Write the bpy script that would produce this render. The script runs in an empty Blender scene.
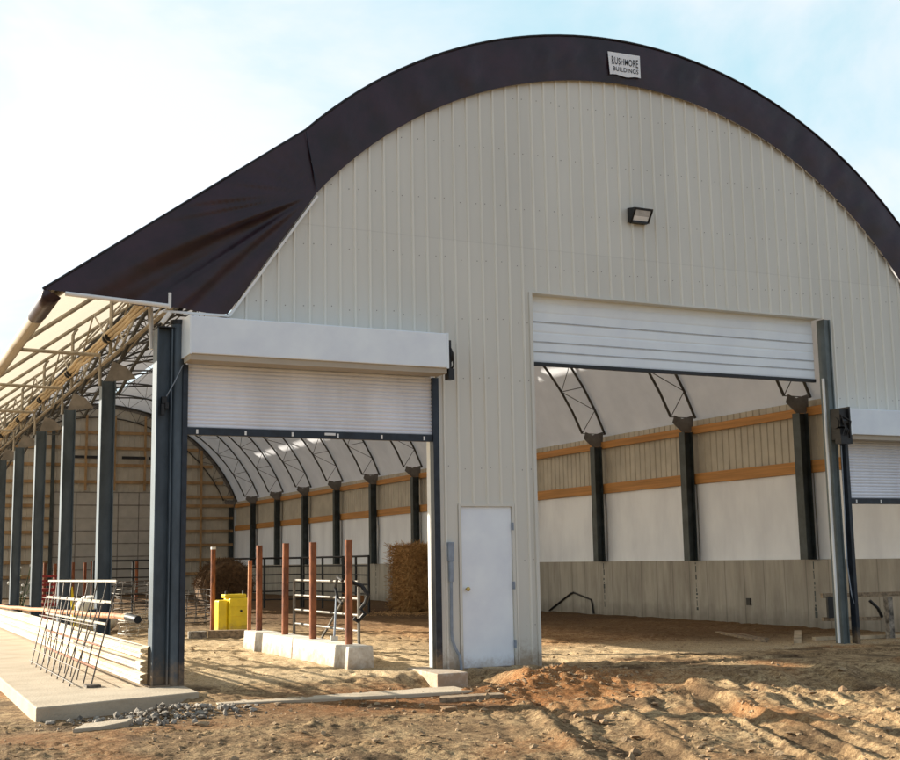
import bpy, math, random
from mathutils import Vector, Matrix, noise
random.seed(7)
R_ = math.radians
C = bpy.context.scene.collection
YF = 14.314; A = 3.07; L = 3.642; NB = 12; YB = YF + NB * L      # gable plane, left wall, bay, back wall
CX, CZ, RO, RI = 9.9, 1.76, 7.05, 6.45                            # roof arch
GZ = 4.04

# ---------------------------------------------------------------- materials
def nt(name):
    m = bpy.data.materials.new(name); m.use_nodes = True
    return m, m.node_tree.nodes, m.node_tree.links, m.node_tree.nodes['Principled BSDF']

def mat(name, col, rough=.6, metal=0., var=.12, scale=6., bump=.0, bscale=40., stretch=(1, 1, 1), col2=None, spec=.5, detail=6, thresh=(.35, .65)):
    m, n, l, b = nt(name)
    tc = n.new('ShaderNodeTexCoord'); mp = n.new('ShaderNodeMapping'); mp.inputs['Scale'].default_value = stretch
    l.new(tc.outputs['Object'], mp.inputs[0])
    no = n.new('ShaderNodeTexNoise'); no.inputs['Scale'].default_value = scale; no.inputs['Detail'].default_value = detail
    no.inputs['Roughness'].default_value = .6
    l.new(mp.outputs[0], no.inputs['Vector'])
    cr = n.new('ShaderNodeValToRGB'); e = cr.color_ramp.elements
    c2 = col2 or tuple(c * (1 - 2 * var) for c in col)
    c1 = col if col2 else tuple(min(1, c * (1 + var)) for c in col)
    e[0].position, e[1].position = thresh
    e[0].color = (*c2, 1); e[1].color = (*c1, 1)
    l.new(no.outputs['Fac'], cr.inputs[0]); l.new(cr.outputs[0], b.inputs['Base Color'])
    b.inputs['Roughness'].default_value = rough; b.inputs['Metallic'].default_value = metal
    b.inputs['Specular IOR Level'].default_value = spec
    if bump:
        n2 = n.new('ShaderNodeTexNoise'); n2.inputs['Scale'].default_value = bscale; n2.inputs['Detail'].default_value = 5
        l.new(mp.outputs[0], n2.inputs['Vector'])
        bp = n.new('ShaderNodeBump'); bp.inputs['Strength'].default_value = bump; bp.inputs['Distance'].default_value = .02
        l.new(n2.outputs['Fac'], bp.inputs['Height']); l.new(bp.outputs[0], b.inputs['Normal'])
    return m

def muddy(m, z1=.55, amt=.8, col=(.30, .20, .11)):
    n, l = m.node_tree.nodes, m.node_tree.links; b = n['Principled BSDF']
    src = b.inputs['Base Color'].links[0].from_socket
    tc = n.new('ShaderNodeTexCoord'); sp = n.new('ShaderNodeSeparateXYZ'); l.new(tc.outputs['Object'], sp.inputs[0])
    no = n.new('ShaderNodeTexNoise'); no.inputs['Scale'].default_value = 7; no.inputs['Detail'].default_value = 9; no.inputs['Roughness'].default_value = .75; l.new(tc.outputs['Object'], no.inputs['Vector'])
    a = n.new('ShaderNodeMapRange'); a.inputs['From Min'].default_value = -.05; a.inputs['From Max'].default_value = z1; a.inputs['To Min'].default_value = .62; a.inputs['To Max'].default_value = 0; l.new(sp.outputs['Z'], a.inputs['Value'])
    s_ = n.new('ShaderNodeMath'); s_.operation = 'ADD'; l.new(no.outputs['Fac'], s_.inputs[0]); l.new(a.outputs[0], s_.inputs[1])
    r = n.new('ShaderNodeMapRange'); r.interpolation_type = 'SMOOTHSTEP'; r.inputs['From Min'].default_value = .68; r.inputs['From Max'].default_value = 1.15; r.inputs['To Max'].default_value = amt; l.new(s_.outputs[0], r.inputs['Value'])
    x = n.new('ShaderNodeMix'); x.data_type = 'RGBA'; l.new(r.outputs[0], x.inputs['Factor']); l.new(src, x.inputs['A']); x.inputs['B'].default_value = (*col, 1); l.new(x.outputs['Result'], b.inputs['Base Color'])
    return m

def fabric(name, col, trans, tcol, rough=.6, bump=.15):
    m = mat(name, col, rough, 0, .05, 1.2, bump, 3.0, spec=.25)
    n, l = m.node_tree.nodes, m.node_tree.links
    b = n['Principled BSDF']; o = n['Material Output']
    t = n.new('ShaderNodeBsdfTranslucent'); t.inputs[0].default_value = (*tcol, 1)
    mx = n.new('ShaderNodeMixShader'); mx.inputs[0].default_value = trans
    l.new(b.outputs[0], mx.inputs[1]); l.new(t.outputs[0], mx.inputs[2]); l.new(mx.outputs[0], o.inputs[0])
    return m

M = {}
M['sheet'] = mat('beige_steel', (.68, .672, .61), .36, 0, .025, 1.1, .03, 2.5, (1, 1, .25))
M['rib_highlight'] = mat('beige_steel_rib_highlight', (.78, .765, .69), .40, 0, .02, 1.1)  # rib faces painted paler than the flats to stand in for bright reflections
M['trim'] = mat('white_trim', (.82, .82, .80), .4, 0, .03, 3)
M['white'] = mat('white_enamel', (.84, .91, 1.0), .35, 0, .04, 1.6, .03, 2)
M['curtain'] = mat('white_curtain', (.84, .87, .94), .4, 0, .05, 2.5, 0, 1, (1, 1, .3))
M['panel'] = mat('white_door_panel', (.86, .93, 1.0), .35, 0, .03, 1.5)
M['navy'] = mat('navy_steel', (.018, .026, .040), .38, .2, .2, 8)
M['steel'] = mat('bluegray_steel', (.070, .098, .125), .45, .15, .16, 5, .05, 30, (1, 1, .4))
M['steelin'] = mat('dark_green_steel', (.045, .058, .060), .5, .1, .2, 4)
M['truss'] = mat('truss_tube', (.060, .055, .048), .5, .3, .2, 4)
M['trusspale'] = mat('pale_truss_tube', (.32, .28, .22), .5, .25, .2, 6)  # paler copy of the truss tube, used on the overhang members
M['postgreen'] = mat('grey_green_steel', (.12, .145, .145), .45, .1, .1, 5)
M['gussetdark'] = mat('dark_gusset', (.17, .16, .15), .55, .2, .15, 5)
M['gusset'] = mat('gusset_plate', (.22, .20, .18), .55, .2, .15, 5)
M['purple'] = mat('plum_fabric', (.027, .009, .016), .38, 0, .25, 2.2, .8, 1.8, spec=.5)
M['black'] = mat('black_metal', (.012, .012, .013), .45, .1, .2, 20)
M['rust'] = mat('rusty_pipe', (.36, .13, .055), .8, .1, .2, 9, .3, 60, (1, 1, .4), col2=(.13, .045, .024))
M['pole'] = mat('orange_brown_pole', (.52, .24, .10), .7, 0, .2, 7, .2, 50, (1, .3, 1), col2=(.30, .12, .05))
M['wood'] = mat('orange_lumber', (.52, .25, .075), .7, 0, .14, 3, .1, 30, (1, .15, 6))
M['woodfar'] = mat('aged_girt_lumber', (.40, .25, .12), .8, 0, .14, 3)
M['woodgrey'] = mat('weathered_lumber', (.33, .24, .15), .85, 0, .25, 5, .3, 40, (4, 1, 4))
M['woodpale'] = mat('pale_lumber', (.55, .43, .28), .8, 0, .2, 5, .2, 40)
M['liner'] = mat('white_liner', (.88, .91, .97), .55, 0, .05, 1.6, .25, 3.0, (1, 1, .35))
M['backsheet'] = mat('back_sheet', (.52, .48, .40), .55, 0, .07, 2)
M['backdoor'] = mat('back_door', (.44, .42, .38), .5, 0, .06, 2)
M['conc'] = mat('concrete_pad', (.50, .415, .30), .85, 0, .12, 1.6, .35, 35, col2=(.37, .295, .205), thresh=(.28, .6))
M['concwhite'] = mat('concrete_block', (.72, .68, .60), .85, 0, .09, 5, .35, 30)
M['galv'] = mat('galvanised_barrier', (.78, .70, .56), .55, .0, .12, 3, .08, 20, (1, .3, 1), col2=(.62, .50, .36))
M['wire'] = mat('dull_wire', (.14, .12, .10), .6, .4, .3, 20)
M['palebar'] = mat('pale_bar', (.42, .37, .29), .6, .1, .2, 20)
M['straw'] = mat('straw', (.66, .40, .16), .95, 0, .3, 9, .8, 50, col2=(.24, .12, .04))
M['strawdark'] = mat('dark_hay', (.20, .12, .06), .95, 0, .3, 12, .8, 50, col2=(.06, .036, .02))
M['yellow'] = mat('yellow_plastic', (.86, .66, .02), .4, 0, .06, 5)
M['gategray'] = mat('grey_gate_tube', (.20, .18, .15), .5, .3, .2, 12)
M['card'] = mat('cardboard', (.38, .18, .07), .9, 0, .1, 8)
M['red'] = mat('red_plastic', (.36, .03, .03), .5, 0, .15, 8)
M['bag'] = mat('white_bag', (.75, .72, .66), .7, 0, .1, 8, .5, 10)
M['conduit'] = mat('grey_conduit', (.26, .31, .38), .45, .1, .1, 8)
M['joint'] = mat('panel_joint_grey', (.45, .48, .52), .6)
M['gold'] = mat('brass', (.62, .45, .14), .3, .8, .05, 8)
M['glass'] = mat('lamp_glass', (.55, .57, .60), .15, .0, .1, 8)
M['glasslow'] = mat('lamp_reflector', (.9, .92, .95), .2, .0, .05, 8)
M['gravel'] = mat('grey_gravel', (.30, .26, .21), .95, 0, .35, 12, .5, 60)
M['leaf'] = mat('leaf', (.07, .11, .03), .6, 0, .3, 9)
M['signwhite'] = mat('sign_white', (.85, .87, .90), .5, 0, .03, 3)
M['ink'] = mat('sign_ink', (.04, .045, .055), .6, 0, .05, 3)
M['fab'] = fabric('grey_white_roof_fabric', (.79, .81, .86), .16, (.8, .8, .82))
M['fabext'] = fabric('cream_overhang_fabric', (.66, .62, .55), .36, (.86, .78, .64))
M['fabhem'] = fabric('tan_hem', (.52, .46, .37), .10, (.6, .5, .36))
M['roll'] = mat('rolled_cream_curtain', (.58, .47, .31), .7, 0, .18, 5, .4, 12, (1, .2, 1))

def panel_tones(m, w=.82):
    n, l = m.node_tree.nodes, m.node_tree.links; b = n['Principled BSDF']; src = b.inputs['Base Color'].links[0].from_socket
    tc = n.new('ShaderNodeTexCoord'); sp = n.new('ShaderNodeSeparateXYZ'); l.new(tc.outputs['Object'], sp.inputs[0])
    d = n.new('ShaderNodeMath'); d.operation = 'DIVIDE'; d.inputs[1].default_value = w; l.new(sp.outputs['X'], d.inputs[0])
    f = n.new('ShaderNodeMath'); f.operation = 'FLOOR'; l.new(d.outputs[0], f.inputs[0])
    g_ = n.new('ShaderNodeMath'); g_.operation = 'GREATER_THAN'; g_.inputs[1].default_value = 5.62; l.new(sp.outputs['Z'], g_.inputs[0])
    a = n.new('ShaderNodeMath'); a.operation = 'MULTIPLY_ADD'; a.inputs[1].default_value = 37.3; l.new(g_.outputs[0], a.inputs[0]); l.new(f.outputs[0], a.inputs[2])
    wn = n.new('ShaderNodeTexWhiteNoise'); wn.noise_dimensions = '1D'; l.new(a.outputs[0], wn.inputs['W'])
    mr = n.new('ShaderNodeMapRange'); mr.inputs['To Min'].default_value = .96; mr.inputs['To Max'].default_value = 1.01; l.new(wn.outputs['Value'], mr.inputs['Value'])
    # dark hairline where the upper sheets lap the lower ones
    s1 = n.new('ShaderNodeMath'); s1.operation = 'SUBTRACT'; s1.inputs[1].default_value = 5.62; l.new(sp.outputs['Z'], s1.inputs[0])
    s2 = n.new('ShaderNodeMath'); s2.operation = 'ABSOLUTE'; l.new(s1.outputs[0], s2.inputs[0])
    s3 = n.new('ShaderNodeMapRange'); s3.inputs['From Max'].default_value = .012; s3.inputs['To Min'].default_value = .90; s3.inputs['To Max'].default_value = 1; l.new(s2.outputs[0], s3.inputs['Value'])
    mu = n.new('ShaderNodeMath'); mu.operation = 'MULTIPLY'; l.new(mr.outputs[0], mu.inputs[0]); l.new(s3.outputs[0], mu.inputs[1])
    x = n.new('ShaderNodeMix'); x.data_type = 'RGBA'; x.blend_type = 'MULTIPLY'; x.inputs['Factor'].default_value = 1; l.new(src, x.inputs['A']); l.new(mu.outputs[0], x.inputs['B']); l.new(x.outputs['Result'], b.inputs['Base Color'])
panel_tones(M['sheet']); panel_tones(M['rib_highlight'])
for k_ in ('sheet', 'rib_highlight', 'white', 'steel', 'navy', 'concwhite', 'yellow'): muddy(M[k_], *((.25, .6) if k_ == 'white' else (.5, .8) if k_ != 'yellow' else (.35, .9)))
def clodmat():
    m = mat('dirt_clod', (.40, .28, .16), .95, 0, .3, 6, .5, 60, col2=(.24, .15, .08)); return m
M['clod'] = clodmat()

def concrete_wall_mat():
    m, n, l, b = nt('stained_concrete')
    tc = n.new('ShaderNodeTexCoord')
    sp = n.new('ShaderNodeSeparateXYZ'); l.new(tc.outputs['Object'], sp.inputs[0])
    mp = n.new('ShaderNodeMapping'); mp.inputs['Scale'].default_value = (1, 2.2, .35); l.new(tc.outputs['Object'], mp.inputs[0])
    n1 = n.new('ShaderNodeTexNoise'); n1.inputs['Scale'].default_value = 1.6; n1.inputs['Detail'].default_value = 8; n1.inputs['Roughness'].default_value = .65
    l.new(mp.outputs[0], n1.inputs['Vector'])
    cr = n.new('ShaderNodeValToRGB'); e = cr.color_ramp.elements
    e[0].position = .3; e[0].color = (.29, .26, .215, 1); e[1].position = .7; e[1].color = (.50, .46, .39, 1)
    l.new(n1.outputs['Fac'], cr.inputs[0])
    # form seams every 0.61 m along the wall
    md = n.new('ShaderNodeMath'); md.operation = 'PINGPONG'; md.inputs[1].default_value = .305; l.new(sp.outputs['Y'], md.inputs[0])
    mr = n.new('ShaderNodeMapRange'); mr.inputs['From Min'].default_value = 0; mr.inputs['From Max'].default_value = .02
    mr.inputs['To Min'].default_value = .62; mr.inputs['To Max'].default_value = 1; l.new(md.outputs[0], mr.inputs['Value'])
    # dirt splash low on the wall
    m3 = n.new('ShaderNodeMapRange'); m3.inputs['From Min'].default_value = 0.05; m3.inputs['From Max'].default_value = .35
    m3.inputs['To Min'].default_value = .68; m3.inputs['To Max'].default_value = 1
    n2 = n.new('ShaderNodeTexNoise'); n2.inputs['Scale'].default_value = 5; l.new(tc.outputs['Object'], n2.inputs['Vector'])
    ad = n.new('ShaderNodeMath'); ad.operation = 'MULTIPLY_ADD'; ad.inputs[1].default_value = -.35; l.new(n2.outputs['Fac'], ad.inputs[0]); 
    a2 = n.new('ShaderNodeMath'); a2.operation = 'ADD'; a2.inputs[1].default_value = .17; l.new(sp.outputs['Z'], a2.inputs[0]); l.new(a2.outputs[0], ad.inputs[2])
    l.new(ad.outputs[0], m3.inputs['Value'])
    mu = n.new('ShaderNodeMath'); mu.operation = 'MULTIPLY'; l.new(mr.outputs[0], mu.inputs[0]); l.new(m3.outputs[0], mu.inputs[1])
    mx = n.new('ShaderNodeMix'); mx.data_type = 'RGBA'; mx.blend_type = 'MULTIPLY'; mx.inputs['Factor'].default_value = 1
    l.new(cr.outputs[0], mx.inputs['A']); l.new(mu.outputs[0], mx.inputs['B']); l.new(mx.outputs['Result'], b.inputs['Base Color'])
    b.inputs['Roughness'].default_value = .9
    bp = n.new('ShaderNodeBump'); bp.inputs['Strength'].default_value = .3; bp.inputs['Distance'].default_value = .02
    l.new(n1.outputs['Fac'], bp.inputs['Height']); l.new(bp.outputs[0], b.inputs['Normal'])
    return m
M['concwall'] = concrete_wall_mat()

def ground_mat():
    m, n, l, b = nt('dirt_ground')
    tc = n.new('ShaderNodeTexCoord')
    at = n.new('ShaderNodeVertexColor'); at.layer_name = 'soil'
    sp = n.new('ShaderNodeSeparateColor'); l.new(at.outputs[0], sp.inputs[0])
    def noise_(s, d=8, r=.65):
        x = n.new('ShaderNodeTexNoise'); x.inputs['Scale'].default_value = s; x.inputs['Detail'].default_value = d
        x.inputs['Roughness'].default_value = r; l.new(tc.outputs['Object'], x.inputs['Vector']); return x
    def mixc(f, a, bb):
        x = n.new('ShaderNodeMix'); x.data_type = 'RGBA'
        if isinstance(f, float): x.inputs['Factor'].default_value = f
        else: l.new(f, x.inputs['Factor'])
        for k, v in (('A', a), ('B', bb)):
            if isinstance(v, tuple): x.inputs[k].default_value = (*v, 1)
            else: l.new(v, x.inputs[k])
        return x.outputs['Result']
    def ramp(f, p0, p1):
        x = n.new('ShaderNodeMapRange'); x.interpolation_type = 'SMOOTHSTEP'; x.inputs['From Min'].default_value = p0; x.inputs['From Max'].default_value = p1
        l.new(f, x.inputs['Value']); return x.outputs[0]
    a = noise_(1.3); f = noise_(9, 8, .7); g = noise_(45, 6, .7)
    c = mixc(ramp(a.outputs['Fac'], .38, .62), (.36, .235, .12), (.57, .405, .22))
    c = mixc(ramp(f.outputs['Fac'], .42, .66), c, (.17, .105, .055))
    red = n.new('ShaderNodeMath'); red.operation = 'MULTIPLY'; l.new(sp.outputs[0], red.inputs[0]); l.new(ramp(f.outputs['Fac'], .2, .55), red.inputs[1])
    c = mixc(red.outputs[0], c, (.40, .175, .06))
    c = mixc(sp.outputs[1], c, mixc(ramp(f.outputs['Fac'], .35, .65), (.52, .385, .22), (.70, .545, .34)))
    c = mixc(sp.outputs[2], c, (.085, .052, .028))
    sk = ramp(g.outputs['Fac'], .35, .62)
    c2 = n.new('ShaderNodeMix'); c2.data_type = 'RGBA'; c2.blend_type = 'MULTIPLY'; c2.inputs['Factor'].default_value = 1
    l.new(c, c2.inputs['A']); l.new(mixc(sk, (.54, .51, .48), (1.12, 1.12, 1.12)), c2.inputs['B'])
    l.new(c2.outputs['Result'], b.inputs['Base Color']); b.inputs['Roughness'].default_value = .95
    b.inputs['Specular IOR Level'].default_value = .15
    b1 = n.new('ShaderNodeBump'); b1.inputs['Strength'].default_value = 1.0; b1.inputs['Distance'].default_value = .03; l.new(f.outputs['Fac'], b1.inputs['Height'])
    b2 = n.new('ShaderNodeBump'); b2.inputs['Strength'].default_value = 1.0; b2.inputs['Distance'].default_value = .012; l.new(g.outputs['Fac'], b2.inputs['Height'])
    l.new(b1.outputs[0], b2.inputs['Normal']); l.new(b2.outputs[0], b.inputs['Normal'])
    return m
M['ground'] = ground_mat()

# ---------------------------------------------------------------- mesh building
class MB:
    def __init__(s): s.v = []; s.f = []; s.m = []; s.mi = 0
    def add(s, vs, fs):
        o = len(s.v); s.v += [tuple(v) for v in vs]; s.f += [tuple(i + o for i in f) for f in fs]; s.m += [s.mi] * len(fs); return s
    def box(s, x0, x1, y0, y1, z0, z1):
        return s.add([(x0,y0,z0),(x1,y0,z0),(x1,y1,z0),(x0,y1,z0),(x0,y0,z1),(x1,y0,z1),(x1,y1,z1),(x0,y1,z1)],
              [(0,3,2,1),(4,5,6,7),(0,1,5,4),(1,2,6,5),(2,3,7,6),(3,0,4,7)])
    def bar(s, p, q, w, h, up=(0,0,1)):
        p = Vector(p); q = Vector(q); d = (q - p).normalized(); u = Vector(up)
        if abs(d.dot(u)) > .98: u = Vector((0,1,0))
        a = d.cross(u).normalized() * w / 2; b = a.cross(d).normalized() * h / 2
        vs = [p-a-b,p+a-b,p+a+b,p-a+b,q-a-b,q+a-b,q+a+b,q-a+b]
        return s.add(vs, [(0,1,2,3),(7,6,5,4),(0,4,5,1),(1,5,6,2),(2,6,7,3),(3,7,4,0)])
    def tube(s, pts, r, n=8, cap=True, radii=None):
        pts = [Vector(p) for p in pts]; o = len(s.v); k = len(pts); up = None
        for i, p in enumerate(pts):
            d = (pts[min(i+1,k-1)] - pts[max(i-1,0)]).normalized()
            if up is None:
                up = Vector((0,0,1)) if abs(d.z) < .9 else Vector((0,1,0))
            a = d.cross(up).normalized(); b = a.cross(d).normalized(); up = b
            rr = radii[i] if radii else r
            for j in range(n):
                t = 2*math.pi*j/n; s.v.append(tuple(p + a*math.cos(t)*rr + b*math.sin(t)*rr))
        for i in range(k-1):
            for j in range(n):
                j2 = (j+1) % n
                s.f.append((o+i*n+j, o+i*n+j2, o+(i+1)*n+j2, o+(i+1)*n+j)); s.m.append(s.mi)
        if cap:
            s.f.append(tuple(o+j for j in range(n))[::-1]); s.f.append(tuple(o+(k-1)*n+j for j in range(n))); s.m += [s.mi]*2
        return s
    def prism(s, poly, axis, a0, a1):
        n = len(poly)
        def P(p, a):
            return (a, p[0], p[1]) if axis == 'x' else (p[0], a, p[1]) if axis == 'y' else (p[0], p[1], a)
        vs = [P(p, a0) for p in poly] + [P(p, a1) for p in poly]
        fs = [tuple(range(n)), tuple(range(2*n-1, n-1, -1))] + [(i, i+n, (i+1) % n + n, (i+1) % n) for i in range(n)]
        return s.add(vs, fs)
    def blob(s, c, r, sub=1, amp=.3, sq=(1,1,1), seed=0):
        o = ICO[sub]; c = Vector(c)
        vs = []
        for v in o[0]:
            k = 1 + amp * noise.noise(v * 1.7 + Vector((seed*3.1, seed*1.7, seed)))*1.6
            vs.append((c.x + v.x*r*k*sq[0], c.y + v.y*r*k*sq[1], c.z + v.z*r*k*sq[2]))
        return s.add(vs, o[1])
    def build(s, name, mats, parent=None, smooth=False, bevel=0):
        me = bpy.data.meshes.new(name); me.from_pydata(s.v, [], s.f)
        for m in (mats if isinstance(mats, (list, tuple)) else [mats]): me.materials.append(M[m] if isinstance(m, str) else m)
        if any(s.m): me.polygons.foreach_set('material_index', s.m)
        if smooth is True: me.polygons.foreach_set('use_smooth', [True]*len(s.f))
        me.update()
        import bmesh
        bm = bmesh.new(); bm.from_mesh(me); bmesh.ops.recalc_face_normals(bm, faces=bm.faces); bm.to_mesh(me); bm.free()
        o = bpy.data.objects.new(name, me); C.objects.link(o)
        if parent: o.parent = parent; o.matrix_parent_inverse = parent.matrix_world.inverted()
        if bevel:
            b = o.modifiers.new('Bevel', 'BEVEL'); b.width = bevel; b.segments = 2; b.limit_method = 'ANGLE'
        if smooth == 'auto':
            me.polygons.foreach_set('use_smooth', [True]*len(s.f))
            try: me.set_sharp_from_angle(angle=R_(35))
            except Exception: pass
        return o

import bmesh
ICO = {}
for sub in (1, 2, 3):
    bm = bmesh.new(); bmesh.ops.create_icosphere(bm, subdivisions=sub, radius=1)
    ICO[sub] = ([v.co.copy() for v in bm.verts], [tuple(v.index for v in f.verts) for f in bm.faces]); bm.free()

def thing(name, label, cat, loc=(0,0,0), group=None):
    o = bpy.data.objects.new(name, None); C.objects.link(o); o.location = loc; o['label'] = label; o['category'] = cat
    o.empty_display_size = .2
    if group: o['group'] = group
    bpy.context.view_layer.update()
    return o
def tag(o, label, cat, group=None, kind=None):
    if label: o['label'] = label
    if cat: o['category'] = cat
    if group: o['group'] = group
    if kind: o['kind'] = kind
    return o
def part(name, mb, m, parent, **k): return mb.build(name, m, parent, **k)
def ordinal(i): return ['first','second','third','fourth','fifth','sixth','seventh','eighth','ninth','tenth','eleventh','twelfth','thirteenth'][i]
def arc(r, deg, cx=CX): return (cx + r*math.cos(R_(deg)), CZ + r*math.sin(R_(deg)))
def sm(a, b, x):
    t = max(0, min(1, (x-a)/(b-a))); return t*t*(3-2*t)

# ---------------------------------------------------------------- ground
def hgt(x, y):
    rx = sm(8.0, 9.5, x)
    fr = sm(14.35, 12.2, y)
    base = -.15*(fr*(1-rx) + rx*sm(12.4, 10.6, y)) - .12*sm(11.5, 6.0, y)
    if x < 3.5: base = min(base, -.15*(1-sm(3.0, 3.5, x)))
    n1 = noise.fractal(Vector((x*.9, y*.9, 0)), 1.0, 2.1, 3)
    rough = .10 + .90*sm(13.4, 11.4, y) + .12*sm(15, 17, y)
    z = base + n1*.035*rough
    d = math.hypot((x-7.55)/1.25, (y-12.95)/.62)
    if d < 1.6: z += .15*(1-sm(0, 1.6, d))*(1 + .6*noise.noise(Vector((x*5, y*5, 3)))+.35*noise.noise(Vector((x*12, y*12, 3))))
    # churned clods and tyre ruts in front
    if True:
        q_ = sm(5.7, 6.2, x)*(1-sm(6.95, 7.3, x))*sm(12.7, 13.1, y)*(1-sm(13.9, 14.2, y)); z = z*(1-q_) - .15*q_
    if y < 14.2:
        n2 = noise.fractal(Vector((x*5.2, y*5.2, 4)), .8, 2.2, 4)
        n3 = noise.noise(Vector((x*1.1, y*1.1, 9)))
        n4 = noise.fractal(Vector((x*13, y*13, 6)), .7, 2.1, 3)
        z += (.25*fr+.75*sm(12.5, 11.2, y))*(n2*.014*(1 + .8*n3) + n4*.010*(1+n3) + .022*max(0, noise.noise(Vector((x*7, y*7, 15)))-.25)*(1+2*n3))
        rm = sm(5.2, 6.5, x + .25*(11-y))*sm(12.6, 11.6, y)
        if rm > 0:
            u = x*.94 - y*.34 + .10*noise.noise(Vector((x*1.3, y*1.3, 5)))
            t = x*.34 + y*.94
            w1 = noise.noise(Vector((u*2.1, t*.16, 2))); w2 = noise.noise(Vector((u*4.6, t*.18, 11)))
            lug = abs(noise.noise(Vector((u*3, t*2.6, 21))))
            z += rm*(.085*w1 - .075*max(0, w2-.10)*2 + .05*max(0, -w2-.15)*2 + .035*max(0, .5-abs(w1)*4)*lug*2)
        # wheel tracks with lug marks
            for u0, w0 in ((4.05, .17), (5.25, .15), (6.9, .17)):
                du = u - u0 - .12*noise.noise(Vector((t*.5, u0, 3)))
                if abs(du) < w0*1.9:
                    tr_ = 1-sm(w0*.8, w0*1.2, abs(du)); er = .55+.45*noise.noise(Vector((x*1.7, y*1.7, 33)))
                    z += rm*er*(-.050*tr_ + .036*math.exp(-((abs(du)-w0*1.3)/.04)**2) + .026*tr_*max(-.4, min(.5, 2*math.sin(t*2*math.pi/.21+abs(du)*16))))
        # broken clods
        ck = sm(-.05, .35, noise.noise(Vector((x*.9, y*1.2, 50))))*fr
        if ck > .02:
            dd = noise.voronoi(Vector((x*11, y*11, 0)))[0]; z += ck*.036*sm(.02, .22, dd[1]-dd[0])*max(0, noise.noise(Vector((x*4, y*4, 60)))+.25)
        # transverse ridge near the sunlit edge
        u2 = y + .35*(x-8) - 10.9 + .25*noise.noise(Vector((x*1.2, 3, 1)))
        z += .05*math.exp(-(u2/.22)**2)*sm(5.5, 7, x)
    if y > 13.2 and x > 3.3:
        f = noise.noise(Vector((x*4.0, y*3.0, 7)))
        z += -.03*sm(.05, .4, f)*sm(13.2, 14.0, y) + .018*noise.noise(Vector((x*10, y*8, 1)))
        if x > 8.6: z += .03*sm(8.2, 9.2, x)*sm(15.5, 14.2, y)
    return z

def axis(segs):
    out = []
    for a, b, st in segs:
        k = max(1, round((b-a)/st)); out += [a + (b-a)*i/k for i in range(k)]
    out.append(segs[-1][1]); return out
xs = axis([(-600,-100,100),(-100,-20,10),(-20,-2,2),(-2,.6,.2),(.6,10.6,.027),(10.6,16.4,.10),(16.4,30,1.0),(30,100,10),(100,600,100)])
ys = axis([(-200,-20,20),(-20,2,2),(2,5.8,.25),(5.8,14.3,.026),(14.3,21,.07),(21,34,.22),(34,62,.7),(62,100,5),(100,1200,110)])
gb = MB(); nx, ny = len(xs), len(ys)
cols = []
for y in ys:
    for x in xs:
        far = abs(x) > 60 or y > 80 or y < -20
        gb.v.append((x, y, -.15 if far else hgt(x, y)))
        ins = sm(13.9, 14.4, y+.25*noise.noise(Vector((x*1.5, 0, 77))))*sm(3.0, 3.5, x)
        red = max(0, 1-sm(.5, 1.5, math.hypot((x-6.4)/2.4, (y-12.5)/.95)))
        red = max(red, .55*sm(.1, .5, noise.noise(Vector((x*.8, y*.8, 20))))*(1-ins))
        red = max(red, ins*sm(8.5, 9.5, x)*(.15+.2*sm(16, 18, y)))
        sand_and_sunlit = ins*max(1-sm(7.0, 9.5, x), .75*sm(17.8, 16.2, y))*sm(-.2, .2, .6 - abs(y-17)*.02)  # sandy left floor; big doorway strip also painted paler to look sunlit
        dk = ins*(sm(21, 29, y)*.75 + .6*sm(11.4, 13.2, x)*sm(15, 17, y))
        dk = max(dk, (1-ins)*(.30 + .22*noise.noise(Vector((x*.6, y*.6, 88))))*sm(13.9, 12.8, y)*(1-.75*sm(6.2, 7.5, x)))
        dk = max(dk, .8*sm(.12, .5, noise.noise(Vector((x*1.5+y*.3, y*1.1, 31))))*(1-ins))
        cols += [red, sand_and_sunlit*(1-min(1, dk)), min(.85, dk), 1]
for j in range(ny-1):
    for i in range(nx-1):
        a = j*nx+i; gb.f.append((a, a+1, a+nx+1, a+nx)); gb.m.append(0)
me = bpy.data.meshes.new('ground'); me.from_pydata(gb.v, [], gb.f); me.materials.append(M['ground'])
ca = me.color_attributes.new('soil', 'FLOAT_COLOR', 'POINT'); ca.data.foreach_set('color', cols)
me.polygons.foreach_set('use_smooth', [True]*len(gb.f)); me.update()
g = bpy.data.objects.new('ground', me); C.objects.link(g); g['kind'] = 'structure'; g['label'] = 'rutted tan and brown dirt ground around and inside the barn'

cb = MB(); rnd = random.Random(3)
for i in range(5200):
    if i < 4300:
        x = rnd.uniform(1.0, 11); y = rnd.uniform(6.2, 13.4)
        if noise.noise(Vector((x*1.3, y*1.3, 40))) < -.05 and rnd.random() < .75: continue
    elif i < 4800: x = rnd.gauss(7.2, .7); y = rnd.gauss(12.9, .3)
    else: x = rnd.uniform(3.6, 13); y = rnd.uniform(13.5, 22)
    if x < 3.7 and y > 13.0: continue
    big = i % 14 == 0 and x > 5.4 and y < 12.3 and noise.noise(Vector((x*.9, y*1.2, 50))) > -.02
    r = .004 + .020*rnd.random()**3 + (.022*rnd.random() if rnd.random() < .04 else 0) + (.016+.026*rnd.random() if big else 0)
    cb.blob((x, y, hgt(x, y) + r*.3), r, 1, .8, (rnd.uniform(.7,1.6), rnd.uniform(.8,1.5), rnd.uniform(.5,.9)), i)
tag(cb.build('dirt_clods', 'clod'), 'crumbled clods of dry earth scattered over the churned dirt', 'dirt', kind='stuff')
gv = MB()
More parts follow.
